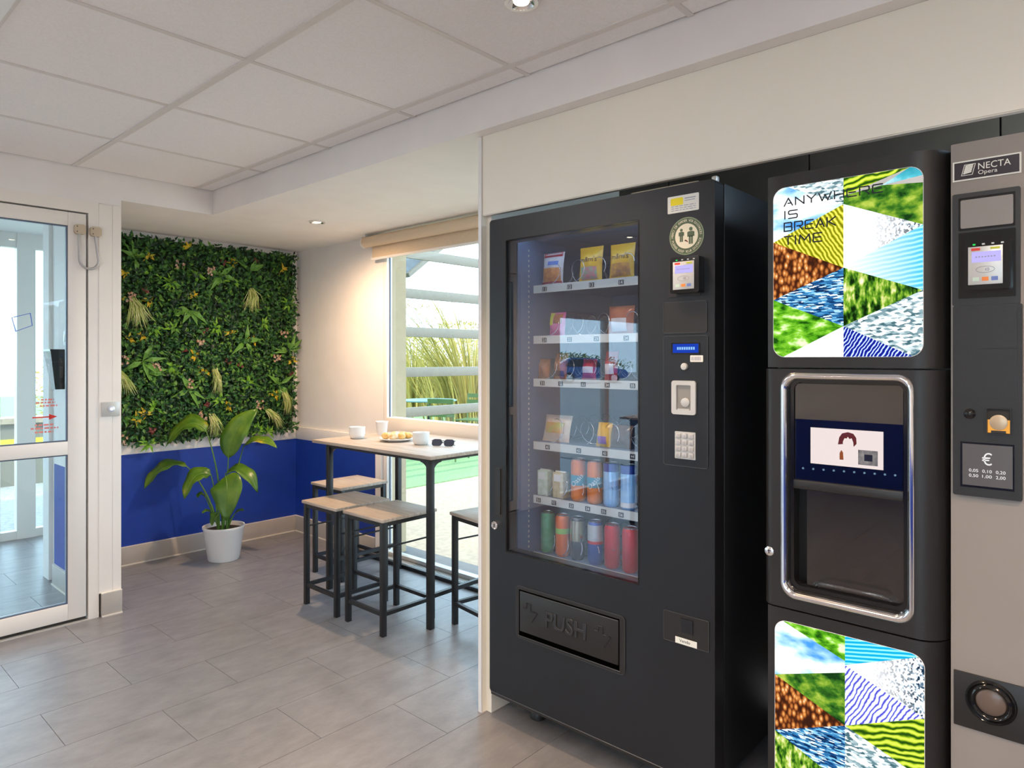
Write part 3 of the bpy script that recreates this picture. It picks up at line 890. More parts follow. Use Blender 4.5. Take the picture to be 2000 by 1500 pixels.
for x in (TX0, TX1):
    bx('apron', M['steelblack'], (x - .012, x + .012, TY0 + .015, TY1 - .045, TZ - .043, TZ - .018), tb)
    bx('stretcher', M['steelblack'], (x - .010, x + .010, TY0 + .015, TY1 - .045, .148, .168), tb)

SZ = .56
def make_stool():
    r = thing('bar_stool')
    w, d = .325, .345
    bx('seat', M['wood'], (-w / 2, w / 2, -d / 2, d / 2, SZ - .016, SZ), r, bev=.003)
    lx, ly = w / 2 - .020, d / 2 - .020
    for sx in (-1, 1):
        for sy in (-1, 1):
            bx('leg', M['steelblack'], (sx * lx - .0125, sx * lx + .0125, sy * ly - .0125, sy * ly + .0125, 0, SZ - .016), r, bev=.0012)
    for sy in (-1, 1):
        bx('seat_rail', M['steelblack'], (-lx + .0125, lx - .0125, sy * ly - .010, sy * ly + .010, SZ - .037, SZ - .016), r)
        bx('foot_rail', M['steelblack'], (-lx + .0125, lx - .0125, sy * ly - .009, sy * ly + .009, .095, .113), r)
    for sx in (-1, 1):
        bx('seat_rail', M['steelblack'], (sx * lx - .010, sx * lx + .010, -ly + .0125, ly - .0125, SZ - .037, SZ - .016), r)
        bx('foot_rail', M['steelblack'], (sx * lx - .009, sx * lx + .009, -ly + .0125, ly - .0125, .095, .113), r)
        MB().tube([(sx * lx, -ly + .0125, .42), (sx * lx, ly - .0125, .42)], .0045, 8).build('cross_rod', M['steelblack'], r, smooth=60)
    return r
GS = 'square wood and black steel stools around the bar table'
s0 = make_stool()
tag(s0, 'square wooden stool, leftmost in front of the bar table', 'stool', GS)
s0.location = (-3.143, 2.148, 0)
for loc, a, lab in (((-2.768, 2.155, 0), 0, 'square wooden stool in front of the bar table, nearest to its right leg'),
                    ((-3.592, 2.480, 0), 0, 'square wooden stool standing at the far left end of the bar table'),
                    ((-2.318, 2.465, 0), radians(-9), 'square wooden stool half hidden by the white side panel')):
    clone(s0, loc, a, None, lab, GS)

# ---- on the table
def bowl(u, v, r, h, label):
    p = on_z(u, v, TZ) + VIEW * r
    p.z = TZ
    o = MB().lathe([(.001, .003), (r * .72, 0), (r * .80, .002), (r * .96, h * .25), (r, h * .45), (r, h), (r - .003, h), (r - .004, h * .45), (r * .7, .008), (.001, .007)], p, 32)
    o.build('bowl', M['ceramic'], None, label, 'bowl', 'white bowls on the bar table', smooth=40)
bowl(694, 858, .046, .068, 'white bowl at the left end of the bar table')
bowl(820, 870, .046, .066, 'white bowl on the bar table beside the sunglasses')
p = on_z(744, 850, TZ) + VIEW * .03; p.z = TZ
MB().lathe([(.001, .004), (.027, .002), (.028, 0), (.037, .078), (.039, .080), (.037, .082), (.035, .080), (.026, .006), (.001, .006)], p, 28).build('cup', M['white'], None, 'white tapered cup at the back of the bar table', 'cup', smooth=50)
PL = on_z(770, 864, TZ) + VIEW * .075; PL.z = TZ
MB().lathe([(.001, .004), (.06, .0), (.065, .002), (.098, .014), (.100, .016), (.098, .018), (.06, .008), (.001, .008)], PL, 36).build('plate', M['ceramic'], None, 'round white plate with small pastries on the bar table', 'plate', smooth=50)
M['pastry'] = mat('pastry', (.72, .36, .07), .45, color2=(.85, .60, .25), nscale=40, bump=.4)
M['pastry2'] = mat('iced_pastry', (.85, .76, .60), .45, color2=(.75, .42, .10), nscale=35, bump=.4)
for i, (dx, dy, dz, m, lab) in enumerate(((-.058, -.010, 0, 'pastry', 'golden pastry at the left edge of the plate'), (-.012, -.038, 0, 'pastry2', 'pale iced pastry at the front of the plate'),
                                      (.032, -.018, 0, 'pastry', 'golden pastry in the middle right of the plate'), (.062, .012, 0, 'pastry', 'golden pastry at the right edge of the plate'), (-.012, .024, .002, 'pastry2', 'pale pastry at the back of the plate'), (.03, .045, 0, 'pastry', 'golden pastry at the far side of the plate'))):
    c = PL + RIGHT * dx + VIEW * dy + Vector((0, 0, .010 + dz))
    mb = MB(); vs = []; fs = []
    n1, n2 = 8, 18
    a0 = i * 1.1
    for j in range(n1 + 1):
        th_ = pi * j / n1
        for k in range(n2):
            ph = 2 * pi * k / n2
            rr = .027 * (1 + .07 * sin(5 * ph + j))
            q = Vector((rr * 1.15 * sin(th_) * cos(ph), rr * .85 * sin(th_) * sin(ph), .019 * (1 - cos(th_))))
            vs.append(c + Matrix.Rotation(a0, 3, 'Z') @ q)
    for j in range(n1):
        for k in range(n2):
            fs.append((j * n2 + k, j * n2 + (k + 1) % n2, (j + 1) * n2 + (k + 1) % n2, (j + 1) * n2 + k))
    mb.add(vs, fs).build('pastry', M[m], None, lab, 'pastry', 'pastries on the white plate', smooth=60)
sg_c = on_z(864, 872, TZ); sg_c.z = TZ
sg = thing('sunglasses', 'dark folded sunglasses lying on the bar table near its right end', 'sunglasses', sg_c)
M['lens'] = mat('dark_lens', (.05, .06, .10), .08, spec=.8)
sd = (RIGHT + VIEW * -.25).normalized(); fdir = Vector((-sd.y, sd.x, 0))
for k in (-1, 1):
    vs = []
    for q in rrect(-.027, .027, 0, .036, .014, 4):
        vs.append(sg_c + sd * (k * .034 + q[0]) + fdir * (q[1] * .45) + Vector((0, 0, .003 + q[1] * .88)))
    n = len(vs)
    back = [p_ + fdir * .003 for p_ in vs]
    MB().add(vs + back, [tuple(range(n)), tuple(range(2 * n - 1, n - 1, -1))] + [(i, (i + 1) % n, (i + 1) % n + n, i + n) for i in range(n)]).build('lens', M['lens'], sg)
    MB().tube([p_ + fdir * .0015 for p_ in vs], .0018, 6, closed=True).build('rim', M['blackgloss'], sg)
    hp = sg_c + sd * (k * .064) + fdir * .014 + Vector((0, 0, .028))
    MB().tube([hp, hp + fdir * .012, sg_c + sd * (-k * .03) + fdir * (.024 + .004 * k) + Vector((0, 0, .012)), sg_c + sd * (-k * .06) + fdir * .03 + Vector((0, 0, .004))], .0022, 6).build('temple', M['blackgloss'], sg)
MB().tube([sg_c + sd * -.008 + fdir * .012 + Vector((0, 0, .026)), sg_c + fdir * .013 + Vector((0, 0, .029)), sg_c + sd * .008 + fdir * .012 + Vector((0, 0, .026))], .002, 6).build('bridge', M['blackgloss'], sg)

# ================================================================== ROLLER BLIND
rbz = on_y(712, 474, 2.745).z
rb_ = thing('roller_blind', 'beige roller blind rolled up above the terrace window', 'blind', (-2.8, 2.745, rbz))
RX0 = on_y(712, 474, 2.745).x
MB().lathe([(.036, 0), (.036, 1.99 + (RX0 + 3.80) * -1)], (RX0 + .008, 2.745, rbz), 28, axis='x').build('fabric_roll', M['blind'], rb_, smooth=40)
MB().lathe([(.001, 0), (.040, 0), (.040, .008), (.001, .008)], (RX0, 2.745, rbz), 28, axis='x').build('end_cap', M['white'], rb_, smooth=40)
fx = on_y(727, 490, 2.775).x
bx('hanging_fabric', M['blind'], (fx, -1.82, 2.775, 2.777, rbz - .105, rbz), rb_)
bx('bottom_bar', M['white'], (fx - .012, -1.82, 2.770, 2.783, rbz - .121, rbz - .104), rb_, bev=.003)
for x in (RX0 + .02, -1.9):
    bx('ceiling_bracket', M['white'], (x, x + .02, 2.72, 2.775, rbz + .03, NICHE_C), rb_)

# ================================================================== DOOR HARDWARE, LOBBY ITEMS
cl = thing('door_cable_loop', 'grey flexible cable loop between two beige boxes on the door frame', 'door cable', (XD, 1.13, 1.97))
c1 = on_x(156, 448, -3.895); c2 = on_x(187, 453, -3.89)
for c, xx in ((c1, -3.906), (c2, -3.903)):
    MB().prism(rrect(c.y - .025, c.y + .025, c.z - .024, c.z + .024, .012, 4), 'x', xx, xx + .022).build('terminal_box', M['sensor'], cl, smooth=50)
    for dz in (-.013, .013):
        MB().lathe([(.001, .0225), (.003, .0225), (.003, .021)], (xx, c.y - .014, c.z + dz), 8, axis='x').build('screw', M['ink'], cl)
lowp = on_x(174, 525, -3.885)
pts = [Vector((-3.892, c1.y - .004, c1.z - .024))]
hw = (c2.y - c1.y) / 2
for k in range(17):
    t = k / 16
    ang = pi + pi * t
    y = (c1.y + c2.y) / 2 + .004 + (hw + .008 - .000) * cos(ang)
    z = lowp.z + .045 + (.045) * sin(ang) if True else 0
    if k == 0: pts.append(Vector((-3.889, y, c1.z - .09)))
    pts.append(Vector((-3.886, y, z)))
pts.append(Vector((-3.889, c2.y + .006, c2.z - .09)))
pts.append(Vector((-3.890, c2.y - .002, c2.z - .024)))
MB().tube(pts, .0065, 10).build('hose', M['cable'], cl, smooth=60)
sw = thing('exit_button', 'square steel exit button plate on the white pillar', 'button', (-3.9, 1.23, 1.06))
a = on_x(198, 784, -3.899); b = on_x(232, 812, -3.899)
bx('plate', M['silver'], (-3.901, -3.896, a.y, b.y + .004, 1.027, 1.100), sw, bev=.001)
cc = ((a.y + b.y) / 2 + .004, 1.064)
MB().lathe([(.016, 0), (.016, .006), (.012, .008), (.001, .008)], (-3.897, *cc), 20, axis='x').build('push_button', mat('button_ring', (.7, .75, .85), .2, metal=.3), sw, smooth=40)
MB().lathe([(.007, 0), (.007, .009), (.001, .010)], (-3.897, *cc), 16, axis='x').build('lamp', emit_mat('button_light', (.6, .8, 1.0), 1.5), sw)
bi = thing('wall_bin', 'black tapered bin mounted on the lobby wall behind the glass door', 'bin', (-4.45, 1.13, 1.15))
vs = [(-4.52, 1.085, 1.372), (-4.38, 1.085, 1.372), (-4.38, 1.176, 1.372), (-4.52, 1.176, 1.372), (-4.485, 1.115, 1.153), (-4.41, 1.115, 1.153), (-4.41, 1.176, 1.153), (-4.485, 1.176, 1.153)]
MB().add(vs, [(0, 1, 5, 4), (1, 2, 6, 5), (2, 3, 7, 6), (3, 0, 4, 7), (4, 5, 6, 7)]).add([(-4.515, 1.092, 1.36), (-4.385, 1.092, 1.36), (-4.385, 1.174, 1.36), (-4.515, 1.174, 1.36)], [(0, 1, 2, 3)]).build('bucket', M['blackgloss'], bi)
MB().ring([(-4.523, 1.082), (-4.377, 1.082), (-4.377, 1.177), (-4.523, 1.177)], [(-4.513, 1.092), (-4.387, 1.092), (-4.387, 1.174), (-4.513, 1.174)], 'z', 1.366, 1.376).build('rim', M['blackgloss'], bi)
ip = thing('wall_intercom', 'slim pale grey control box on the lobby wall below the black bin', 'control box', (-4.33, 1.177, 1.1))
bx('housing', M['silver'], (-4.37, -4.335, 1.155, 1.177, 1.10, 1.27), ip, bev=.004)
bx('cover', M['white'], (-4.365, -4.34, 1.151, 1.156, 1.13, 1.25), ip, bev=.001)
ls = thing('light_switch', 'narrow white switch plate high on the lobby wall', 'switch', (-4.45, 1.177, 1.45))
bx('plate', M['white'], (-4.475, -4.435, 1.171, 1.177, 1.40, 1.48), ls, bev=.002)
bx('rocker', M['silver'], (-4.465, -4.445, 1.168, 1.172, 1.42, 1.46), ls, bev=.001)
# ================================================================== VENDING MACHINE
YF = 1.80
vm = thing('vending_machine', 'tall black snack and can vending machine with a glass front', 'vending machine', (-1.29, 2.2, 0))
VX0, VX1, VZ0, VZ1 = -1.728, -.853, .108, 1.828
GX0, GX1, GZa, GZb = -1.645, -1.100, .634, 1.744
IX1 = -1.02
# cabinet shell
bx('cabinet_side', M['black'], (VX0 + .002, VX0 + .07, 1.868, 2.62, VZ0, VZ1), vm)
bx('cabinet_side', M['black'], (IX1 + .01, VX1 - .002, 1.868, 2.62, VZ0, VZ1), vm, bev=.003)
bx('cabinet_top', M['black'], (VX0 + .07, IX1 + .01, 1.868, 2.62, 1.775, VZ1), vm)
bx('cabinet_floor', M['black'], (VX0 + .07, IX1 + .01, 1.868, 2.62, VZ0, .545), vm)
bx('cabinet_back', M['black'], (VX0 + .07, IX1 + .01, 2.5, 2.62, .545, 1.775), vm)
ins = MB()
ins.box(VX0 + .07, VX0 + .076, 1.87, 2.5, .545, 1.775).box(IX1, IX1 + .01, 1.87, 2.5, .545, 1.775).box(VX0 + .07, IX1, 2.49, 2.5, .545, 1.775)
ins.box(VX0 + .07, IX1, 1.87, 2.5, 1.768, 1.775).box(VX0 + .07, IX1, 1.87, 2.5, .545, .552)
ins.build('interior_lining', M['inside'], vm)
bx('hinge_pin', M['silver'], (-.878, -.862, 1.83, 1.85, VZ1, VZ1 + .016), vm, bev=.003)
bx('cable_duct', M['sensor'], (-1.15, -.925, 1.84, 1.855, VZ1, VZ1 + .014), vm)
for x, y in ((-1.605, 1.93), (-.93, 1.93), (-1.605, 2.52), (-.93, 2.52)):
    MB().lathe([(.026, 0), (.030, .004), (.030, .03), (.027, .034), (.027, VZ0)], (x, y, 0), 24).build('foot', M['black2'], vm, smooth=40)
# door
dr = MB().ring(rrect(VX0, VX1, VZ0, VZ1, .012, 5), rrect(GX0, GX1, GZa, GZb, .003, 5), 'y', YF, YF + .055)
door = dr.build('door', M['black'], vm, smooth=30)
bx('door_seal', M['rubber'], (VX0 + .01, VX1 - .01, YF + .055, YF + .068, VZ1 - .03, VZ1 - .012), vm)
bx('bottom_edge', M['black2'], (VX0 + .004, VX1 - .004, YF + .002, YF + .05, VZ0 - .012, VZ0), vm, bev=.002)
bx('glass_pane', M['vend_pane'], (GX0, GX1, YF + .006, YF + .010, GZa, GZb), door)
MB().ring(rrect(GX0 - .003, GX1 + .003, GZa - .003, GZb + .003, .003, 4), rrect(GX0 + .001, GX1 - .001, GZa + .001, GZb - .001, .003, 4), 'y', YF - .0012, YF + .004).build('glass_bead', M['blackgloss'], door)
def P(u, v, y=YF): return on_y(u, v, y)
def plate(name, m, u0, v0, u1, v1, proud, parent, r=.003, y=YF, back=None, **k):
    a = P(u0, v0, y - proud); b = P(u1, v1, y - proud)
    x0, x1, z0, z1 = min(a.x, b.x), max(a.x, b.x), min(a.z, b.z), max(a.z, b.z)
    o = MB().prism(rrect(x0, x1, z0, z1, r, 4), 'y', y - proud, y + (.001 if back is None else back)).build(name, m, parent, **k)
    return o, (x0, x1, z0, z1)
# handle strip and lock on the left edge
plate('handle_recess', M['gap'], 966, 912, 981, 1012, .0006, door, .006)
plate('handle_grip', M['black2'], 967, 914, 977, 1006, .006, door, .004)
c = P(969, 1025)
MB().lathe([(.015, .004), (.015, -.010), (.012, -.013), (.010, -.011), (.001, -.011)], (c.x, YF, c.z), 24, axis='y').build('door_lock', M['chrome'], door, smooth=35)
bx('key_slot', M['ink'], (c.x - .001, c.x + .001, YF - .0125, YF - .0105, c.z - .006, c.z + .006), door)
# stickers
o, r = plate('notice_sticker', M['paper'], 1304, 386, 1365, 409, .0006, door, .003)
z_a, z_b = P(1334, 386).z, P(1334, 412).z
s = MB()
for k in range(3):
    x = r[0] + .012
    while x < r[1] - .012:
        w = random.uniform(.006, .016); s.box(x, min(x + w, r[1] - .01), YF - .0010, YF - .0006, r[2] + .006 + k * .006, r[2] + .008 + k * .006); x += w + .003
s.box(r[0] + .055, r[1] - .01, YF - .0010, YF - .0006, r[3] - .012, r[3] - .009).box(r[0] + .055, r[1] - .012, YF - .0010, YF - .0006, r[3] - .018, r[3] - .016)
s.build('small_print', M['inkgrey'], door)
plate('yellow_logo', M['yellow'], 1310, 389, 1334, 399, .0011, door, .003)
cx, cz = P(1341, 461).x, P(1341, 461).z
R1 = .0545
ringp = lambda r: [(cx + r * cos(2 * pi * k / 48), cz + r * sin(2 * pi * k / 48)) for k in range(48)]
ds = thing('distance_sticker', 'round green and cream keep-your-distance sticker on the black vending machine', 'sticker', (cx, YF, cz))
MB().prism(ringp(R1), 'y', YF - .0006, YF - .0001).build('rim_disc', M['green_dk'], ds)
MB().ring(ringp(R1), ringp(R1 - .003), 'y', YF - .0009, YF - .0005).build('edge_line', mat('pale_green_line', (.25, .32, .2), .5), ds)
MB().prism(ringp(.036), 'y', YF - .0011, YF - .0005).build('cream_disc', M['cream'], ds)
lt = MB()
def arc_text(mb, s, rad, a_mid, span, size, top):
    n = len(s)
    for i, ch in enumerate(s):
        if ch == ' ': continue
        f = (i / (n - 1) - .5) * span
        a = a_mid - f if top else a_mid + f
        rot = a - pi / 2 if top else a + pi / 2
        text_front(mb, ch, cx + rad * cos(a), YF - .0012, cz + rad * sin(a), size, .0002, rot=rot)
arc_text(lt, 'MERCI DE GARDER VOS DISTANCES', .0450, pi / 2, radians(176), .0095, True)
arc_text(lt, 'PLEASE KEEP YOUR DISTANCE', .0450, -pi / 2, radians(150), .0095, False)
lt.build('lettering', M['cream'], ds)
fg = MB()
for px, pz, hh in ((cx - .016, cz + .002, .036), (cx + .014, cz - .002, .046)):
    w = hh * .19
    fg.prism([(px + .0048 * hh / .04 * cos(t), pz + hh * .46 + .0048 * hh / .04 * sin(t)) for t in [2 * pi * k / 14 for k in range(14)]], 'y', YF - .0016, YF - .0010)
    fg.prism(rrect(px - w, px + w, pz - hh * .02, pz + hh * .32, .003, 3), 'y', YF - .0016, YF - .0010)
    fg.box(px - w * 1.25, px - w * 1.02, YF - .0016, YF - .0010, pz - hh * .02, pz + hh * .28).box(px + w * 1.02, px + w * 1.25, YF - .0016, YF - .0010, pz - hh * .02, pz + hh * .28)
    fg.box(px - w * .72, px - w * .08, YF - .0016, YF - .0010, pz - hh * .48, pz + hh * .02).box(px + w * .08, px + w * .72, YF - .0016, YF - .0010, pz - hh * .48, pz + hh * .02)
fg.build('standing_figures', M['green_dk'], ds)
MB().prism([(cx - .007, cz - .013), (cx - .003, cz - .010), (cx - .003, cz - .0125), (cx + .002, cz - .016), (cx + .002, cz - .0185), (cx + .006, cz - .0175), (cx + .002, cz - .0135), (cx + .002, cz - .0150), (cx - .003, cz - .0112)], 'y', YF - .0016, YF - .0010).build('red_arrow', M['pinkred'], ds)
M['screen'] = emit_mat('lavender_screen', (.50, .45, .95), .5)
def card_reader(name, u0, v0, u1, v1, y, parent, deep):
    o, r = plate(name, M['blackgloss'], u0, v0, u1, v1, deep, parent, .006, y=y)
    x0, x1, z0, z1 = r
    w, h = x1 - x0, z1 - z0
    fy = y - deep
    bx('face_plate', M['silver'], (x0 + w * .10, x0 + w * .84, fy - .0015, fy, z0 + h * .10, z0 + h * .87), o, bev=.0006)
    bx('display', M['screen'], (x0 + w * .18, x0 + w * .80, fy - .0022, fy - .001, z0 + h * .55, z0 + h * .76), o)
    d = MB()
    for k in range(7):
        d.box(x0 + w * (.26 + .065 * k), x0 + w * (.30 + .065 * k), fy - .0026, fy - .0020, z0 + h * .645, z0 + h * .668)
    d.build('display_text', M['inkgrey'], o)
    bx('logo_mark', M['red'], (x0 + w * .17, x0 + w * .36, fy - .0021, fy - .001, z0 + h * .79, z0 + h * .84), o)
    bx('logo_mark', mat('lime_print', (.55, .6, .05), .5), (x0 + w * .58, x0 + w * .78, fy - .0021, fy - .001, z0 + h * .80, z0 + h * .84), o)
    t = MB()
    ex, ez = x0 + w * .47, z0 + h * .40
    t.tube([(ex + w * .20 * cos(a), fy - .0016, ez + h * .065 * sin(a)) for a in [2 * pi * k / 24 for k in range(24)]], .0005, 4, closed=True)
    for k in range(3):
        t.tube([(ex - w * .02 + w * (.03 + .035 * k) * cos(a), fy - .0016, ez + h * (.03 + .012 * k) * sin(a)) for a in [-.7 + 1.4 * j / 6 for j in range(7)]], .0006, 4)
    t.build('contactless_mark', M['inkgrey'], o)
    for k, m in enumerate((mat('pale_green_print', (.6, .75, .65), .5), mat('orange_print', (.85, .25, .05), .5), mat('navy_print', (.15, .22, .55), .5))):
        bx('card_logo', m, (x0 + w * (.20 + .20 * k), x0 + w * (.34 + .20 * k), fy - .0021, fy - .001, z0 + h * .17, z0 + h * .25), o)
    for k in range(4):
        bx('status_light', M['silver'] if k else emit_mat('status_green', (.05, .9, .15), .4), (x0 + w * (.2 + .2 * k), x0 + w * (.26 + .2 * k), fy - .0012, fy, z0 + h * .90, z0 + h * .93), o)
    return o
plate('reader_frame', M['black2'], 1306, 505, 1368, 577, .002, door, .003)
card_reader('card_reader', 1309, 504, 1365, 570, YF, door, .034)
plate('blank_panel', M['black2'], 1297, 592, 1381, 649, .0025, door, .005)
o, r = plate('control_panel', M['black'], 1297, 657, 1383, 916, .0025, door, .006)
YC = YF - .0025
plate('lcd_frame', M['blackgloss'], 1311, 670, 1367, 691, .0015, door, .002, y=YC)
lo, lr = plate('lcd_display', emit_mat('lcd_blue', (.01, .04, .35), .6), 1314, 672, 1364, 689, .0020, door, .001, y=YC)
s = MB()
x = lr[0] + .014
while x < lr[1] - .010:
    s.box(x, x + .005, YC - .0024, YC - .0019, (lr[2] + lr[3]) / 2 - .004, (lr[2] + lr[3]) / 2 + .004); x += .0072
s.build('lcd_text', emit_mat('lcd_glow', (.3, .6, 1.0), .45), door)
bo, br = plate('barcode_label', M['paper'], 1348, 694, 1373, 707, .0006, door, .002, y=YC)
s = MB(); x = br[0] + .004
while x < br[1] - .005:
    w = random.uniform(.0008, .002); s.box(x, x + w, YC - .0009, YC - .0005, br[2] + .004, br[3] - .004); x += w + random.uniform(.0008, .0018)
s.build('barcode_bars', M['inkgrey'], door)
c = P(1338, 716)
MB().lathe([(.0105, .001), (.0105, -.004), (.009, -.007), (.001, -.008)], (c.x, YC, c.z), 20, axis='y').build('return_button', M['silver'], door, smooth=40)
a, b = P(1314, 743), P(1361, 811)
x0, x1, z0, z1 = a.x, b.x, b.z, a.z
w, h = x1 - x0, z1 - z0
MB().ring(rrect(x0, x1, z0, z1, .008, 5), rrect(x0 + w * .2, x1 - w * .2, z0 + h * .13, z1 - h * .13, .003, 5), 'y', YC - .006, YC).build('coin_slot_bezel', M['silver'], door, smooth=40)
bx('coin_recess', mat('coin_recess_grey', (.33, .31, .28), .4, metal=.5), (x0 + w * .2, x1 - w * .2, YC - .0012, YC, z0 + h * .13, z1 - h * .13), door)
MB().lathe([(.013, 0), (.013, -.004), (.010, -.005), (.001, -.005)], ((x0 + x1) / 2 + w * .06, YC - .001, z0 + h * .36), 24, axis='y').build('coin_disc', M['silver'], door, smooth=40)
bx('coin_lip', M['silver'], (x0 + w * .25, x1 - w * .25, YC - .006, YC - .001, z0 + h * .13, z0 + h * .17), door)
ko, kr = plate('keypad', M['silver'], 1318, 842, 1358, 899, .002, door, .002, y=YC)
for i in range(3):
    for j in range(4):
        kx = kr[0] + (kr[1] - kr[0]) * (.19 + .31 * i); kz = kr[3] - (kr[3] - kr[2]) * (.15 + .235 * j)
        kk = bx('key', mat('key_grey', (.52, .52, .52), .4, metal=.3) if not (i or j) else bpy.data.materials['key_grey'], (kx - .0072, kx + .0072, YC - .006, YC - .002, kz - .0068, kz + .0068), ko, bev=.001)
        mb = MB(); text_front(mb, '123456789C0E'[j * 3 + i], kx, YC - .0062, kz, .009, .0001); mb.build('key_digit', M['inkgrey'], kk)
# lighter tubes that paint the highlight along the inset panels
M['edge'] = mat('satin_edge', (.10, .105, .11), .3, metal=.5)
M['emboss'] = mat('embossed_plastic', (.022, .023, .026), .22)  # the flap's own plastic, lightened for the light its raised edges catch
for nm, (u0, v0, u1, v1), rr_ in (('blank_panel_edge', (1297, 592, 1381, 649), .005), ('control_panel_edge', (1297, 657, 1383, 916), .006), ('flap_edge', (1009, 1142, 1221, 1320), .016), ('return_panel_edge', (1297, 1190, 1385, 1274), .004)):
    a = P(u0, v0); b = P(u1, v1)
    MB().tube([(q_[0], YF - .0025, q_[1]) for q_ in rrect(a.x, b.x, b.z, a.z, rr_, 4)], .0009, 5, closed=True).build(nm, M['edge'], door)
# delivery flap
fo_, frr = plate('flap_surround', M['black2'], 1009, 1142, 1221, 1320, .003, door, .016)
x0, x1, z0, z1 = -1.582, -1.166, .352, .512
bx('flap_opening', mat('deep_shadow_black', (.001, .001, .001), .9, spec=0.0), (x0, x1, YF - .0036, YF - .001, z0, z1), door)  # dark sheet painting the shade in the gap around the flap
flap = bx('delivery_flap', M['black2'], (x0 + .007, x1 - .002, YF - .0075, YF - .003, z0 + .017, z1 - .004), door, bev=.0015)
mb = MB(); text_front(mb, 'PUSH', (x0 + x1) / 2, YF - .0078, (z0 + z1) / 2 + .008, .09, .0014, width=.17, height=.056, bevel=.0022)
mb.build('embossed_lettering', M['emboss'], flap, smooth=60)
for k in (-1, 1):
    ox = (x0 + x1) / 2 + k * .150; oz = (z0 + z1) / 2 + .004
    mb = MB()
    q = [(-.032, .020), (-.018, .020), (-.018, .038), (.0, .038), (.0, .014), (.014, .014)]
    for (ax_, az_), (bx_, bz_) in zip(q, q[1:]):
        mb.tube([(ox + ax_, YF - .008, oz + az_), (ox + bx_, YF - .008, oz + bz_)], .0022, 6)
    mb.tube([(ox + .014, YF - .008, oz + .014), (ox + .030, YF - .008, oz + .014), (ox + .004, YF - .008, oz - .024)], .0022, 6)
    mb.build('embossed_arrow', M['emboss'], flap, smooth=60)
MB().tube([(x0 - .004, YF - .004, z0 - .002), (x1 + .002, YF - .004, z0 - .002)], .0011, 5).build('flap_sill', M['edge'], door)  # these lighter tubes paint highlights on the flap and door edges
MB().tube([(x0 + .008, YF - .0078, z1 - .0045), (x1 - .003, YF - .0078, z1 - .0045)], .0009, 5).build('flap_top_edge', M['edge'], flap)
MB().tube([(VX0 + .006, YF - .0005, VZ0 + .0005), (VX1 - .006, YF - .0005, VZ0 + .0005)], .0013, 5).build('lower_edge_line', M['edge'], door)
# coin return
plate('return_panel', M['black2'], 1297, 1190, 1385, 1274, .0022, door, .004)
x0, x1, z0, z1 = P(1328, 1207).x, P(1354, 1245).x, .522, .570
bx('coin_return_slot', M['gap'], (x0, x1, YF - .003, YF - .001, z0, z1), door)
bx('coin_return_flap', M['black'], (x0 + .004, x1, YF - .005, YF - .002, z0 + .008, z1), door)
x0, x1 = P(1320, 1250).x, P(1362, 1258).x
lbz = P(1341, 1254).z
lab = bx('name_label', M['paper'], (x0, x1, YF - .0034, YF - .002, lbz - .009, lbz + .009), door)
mb = MB(); text_front(mb, 'Vendo', (x0 + x1) / 2 - .004, YF - .0036, lbz + .001, .012, .0001, width=.034); mb.build('label_lettering', M['ink'], lab)

# trays, lips, price tags, spirals
TRAYS = [1.580, 1.393, 1.235, 1.002, .803, .592]
YT = 1.935
SLOTS = [[-1.575, -1.46, -1.365, -1.245, -1.10], [-1.575, -1.46, -1.345, -1.225, -1.10], [-1.585, -1.50, -1.40, -1.30, -1.20, -1.09],
         [-1.56, -1.42, -1.31, -1.20, -1.09], None, None]
CANU = [[1066, 1096, 1130, 1162, 1193, 1227], [1070, 1098, 1127, 1162, 1196, 1231]]
for i, zc in enumerate(TRAYS):
    if SLOTS[i] is None:
        SLOTS[i] = [P(u, 950, 1.972).x for u in CANU[i - 4]] + [-1.13]
    tr_ = bx('tray', M['inside'], (-1.632, -1.032, YT + .003, 2.42, zc + .006, zc + .012), vm)
    bx('tray_lip', M['tray'], (-1.632, -1.032, YT, YT + .003, zc - .015, zc + .014), tr_)
    for k, sx in enumerate(SLOTS[i]):
        tg = bx('price_tag', M['ink'], (sx - .014, sx + .006, YT - .0015, YT, zc - .010, zc + .006), tr_)
        mb = MB(); text_front(mb, '%d%d' % (i + 1, k + 1), sx - .004, YT - .0017, zc - .002, .013, .0001, width=.013); mb.build('tag_number', M['paper'], tr_)
        R = .037
        if i == 0 or i == 3: R = .042
        pts = []
        turns = 5
        for t in range(turns * 16 + 1):
            a = -pi / 2 + 2 * pi * t / 16 + .6 * k
            pts.append((sx + R * cos(a), YT + .012 + .40 * t / (turns * 16), zc + .014 + R + R * sin(a)))
        MB().tube(pts, .0013, 5).build('spiral', M['wire'], tr_, smooth=80)
for x in (VX0 + .079,):
    mb = MB()
    for k in range(60):
        mb.box(x, x + .001, 1.925, 1.930, .60 + .019 * k, .608 + .019 * k)
    mb.build('rail_slots', M['tray'], vm)
bx('led_strip', emit_mat('led_white', (.75, .88, 1.0), 5.0), (-1.63, -1.04, 1.872, 1.882, 1.757, 1.763), vm)
bx('led_strip', emit_mat('led_white2', (.70, .85, 1.0), 2.2), (-1.072, -1.064, 1.872, 1.880, .60, 1.74), vm)

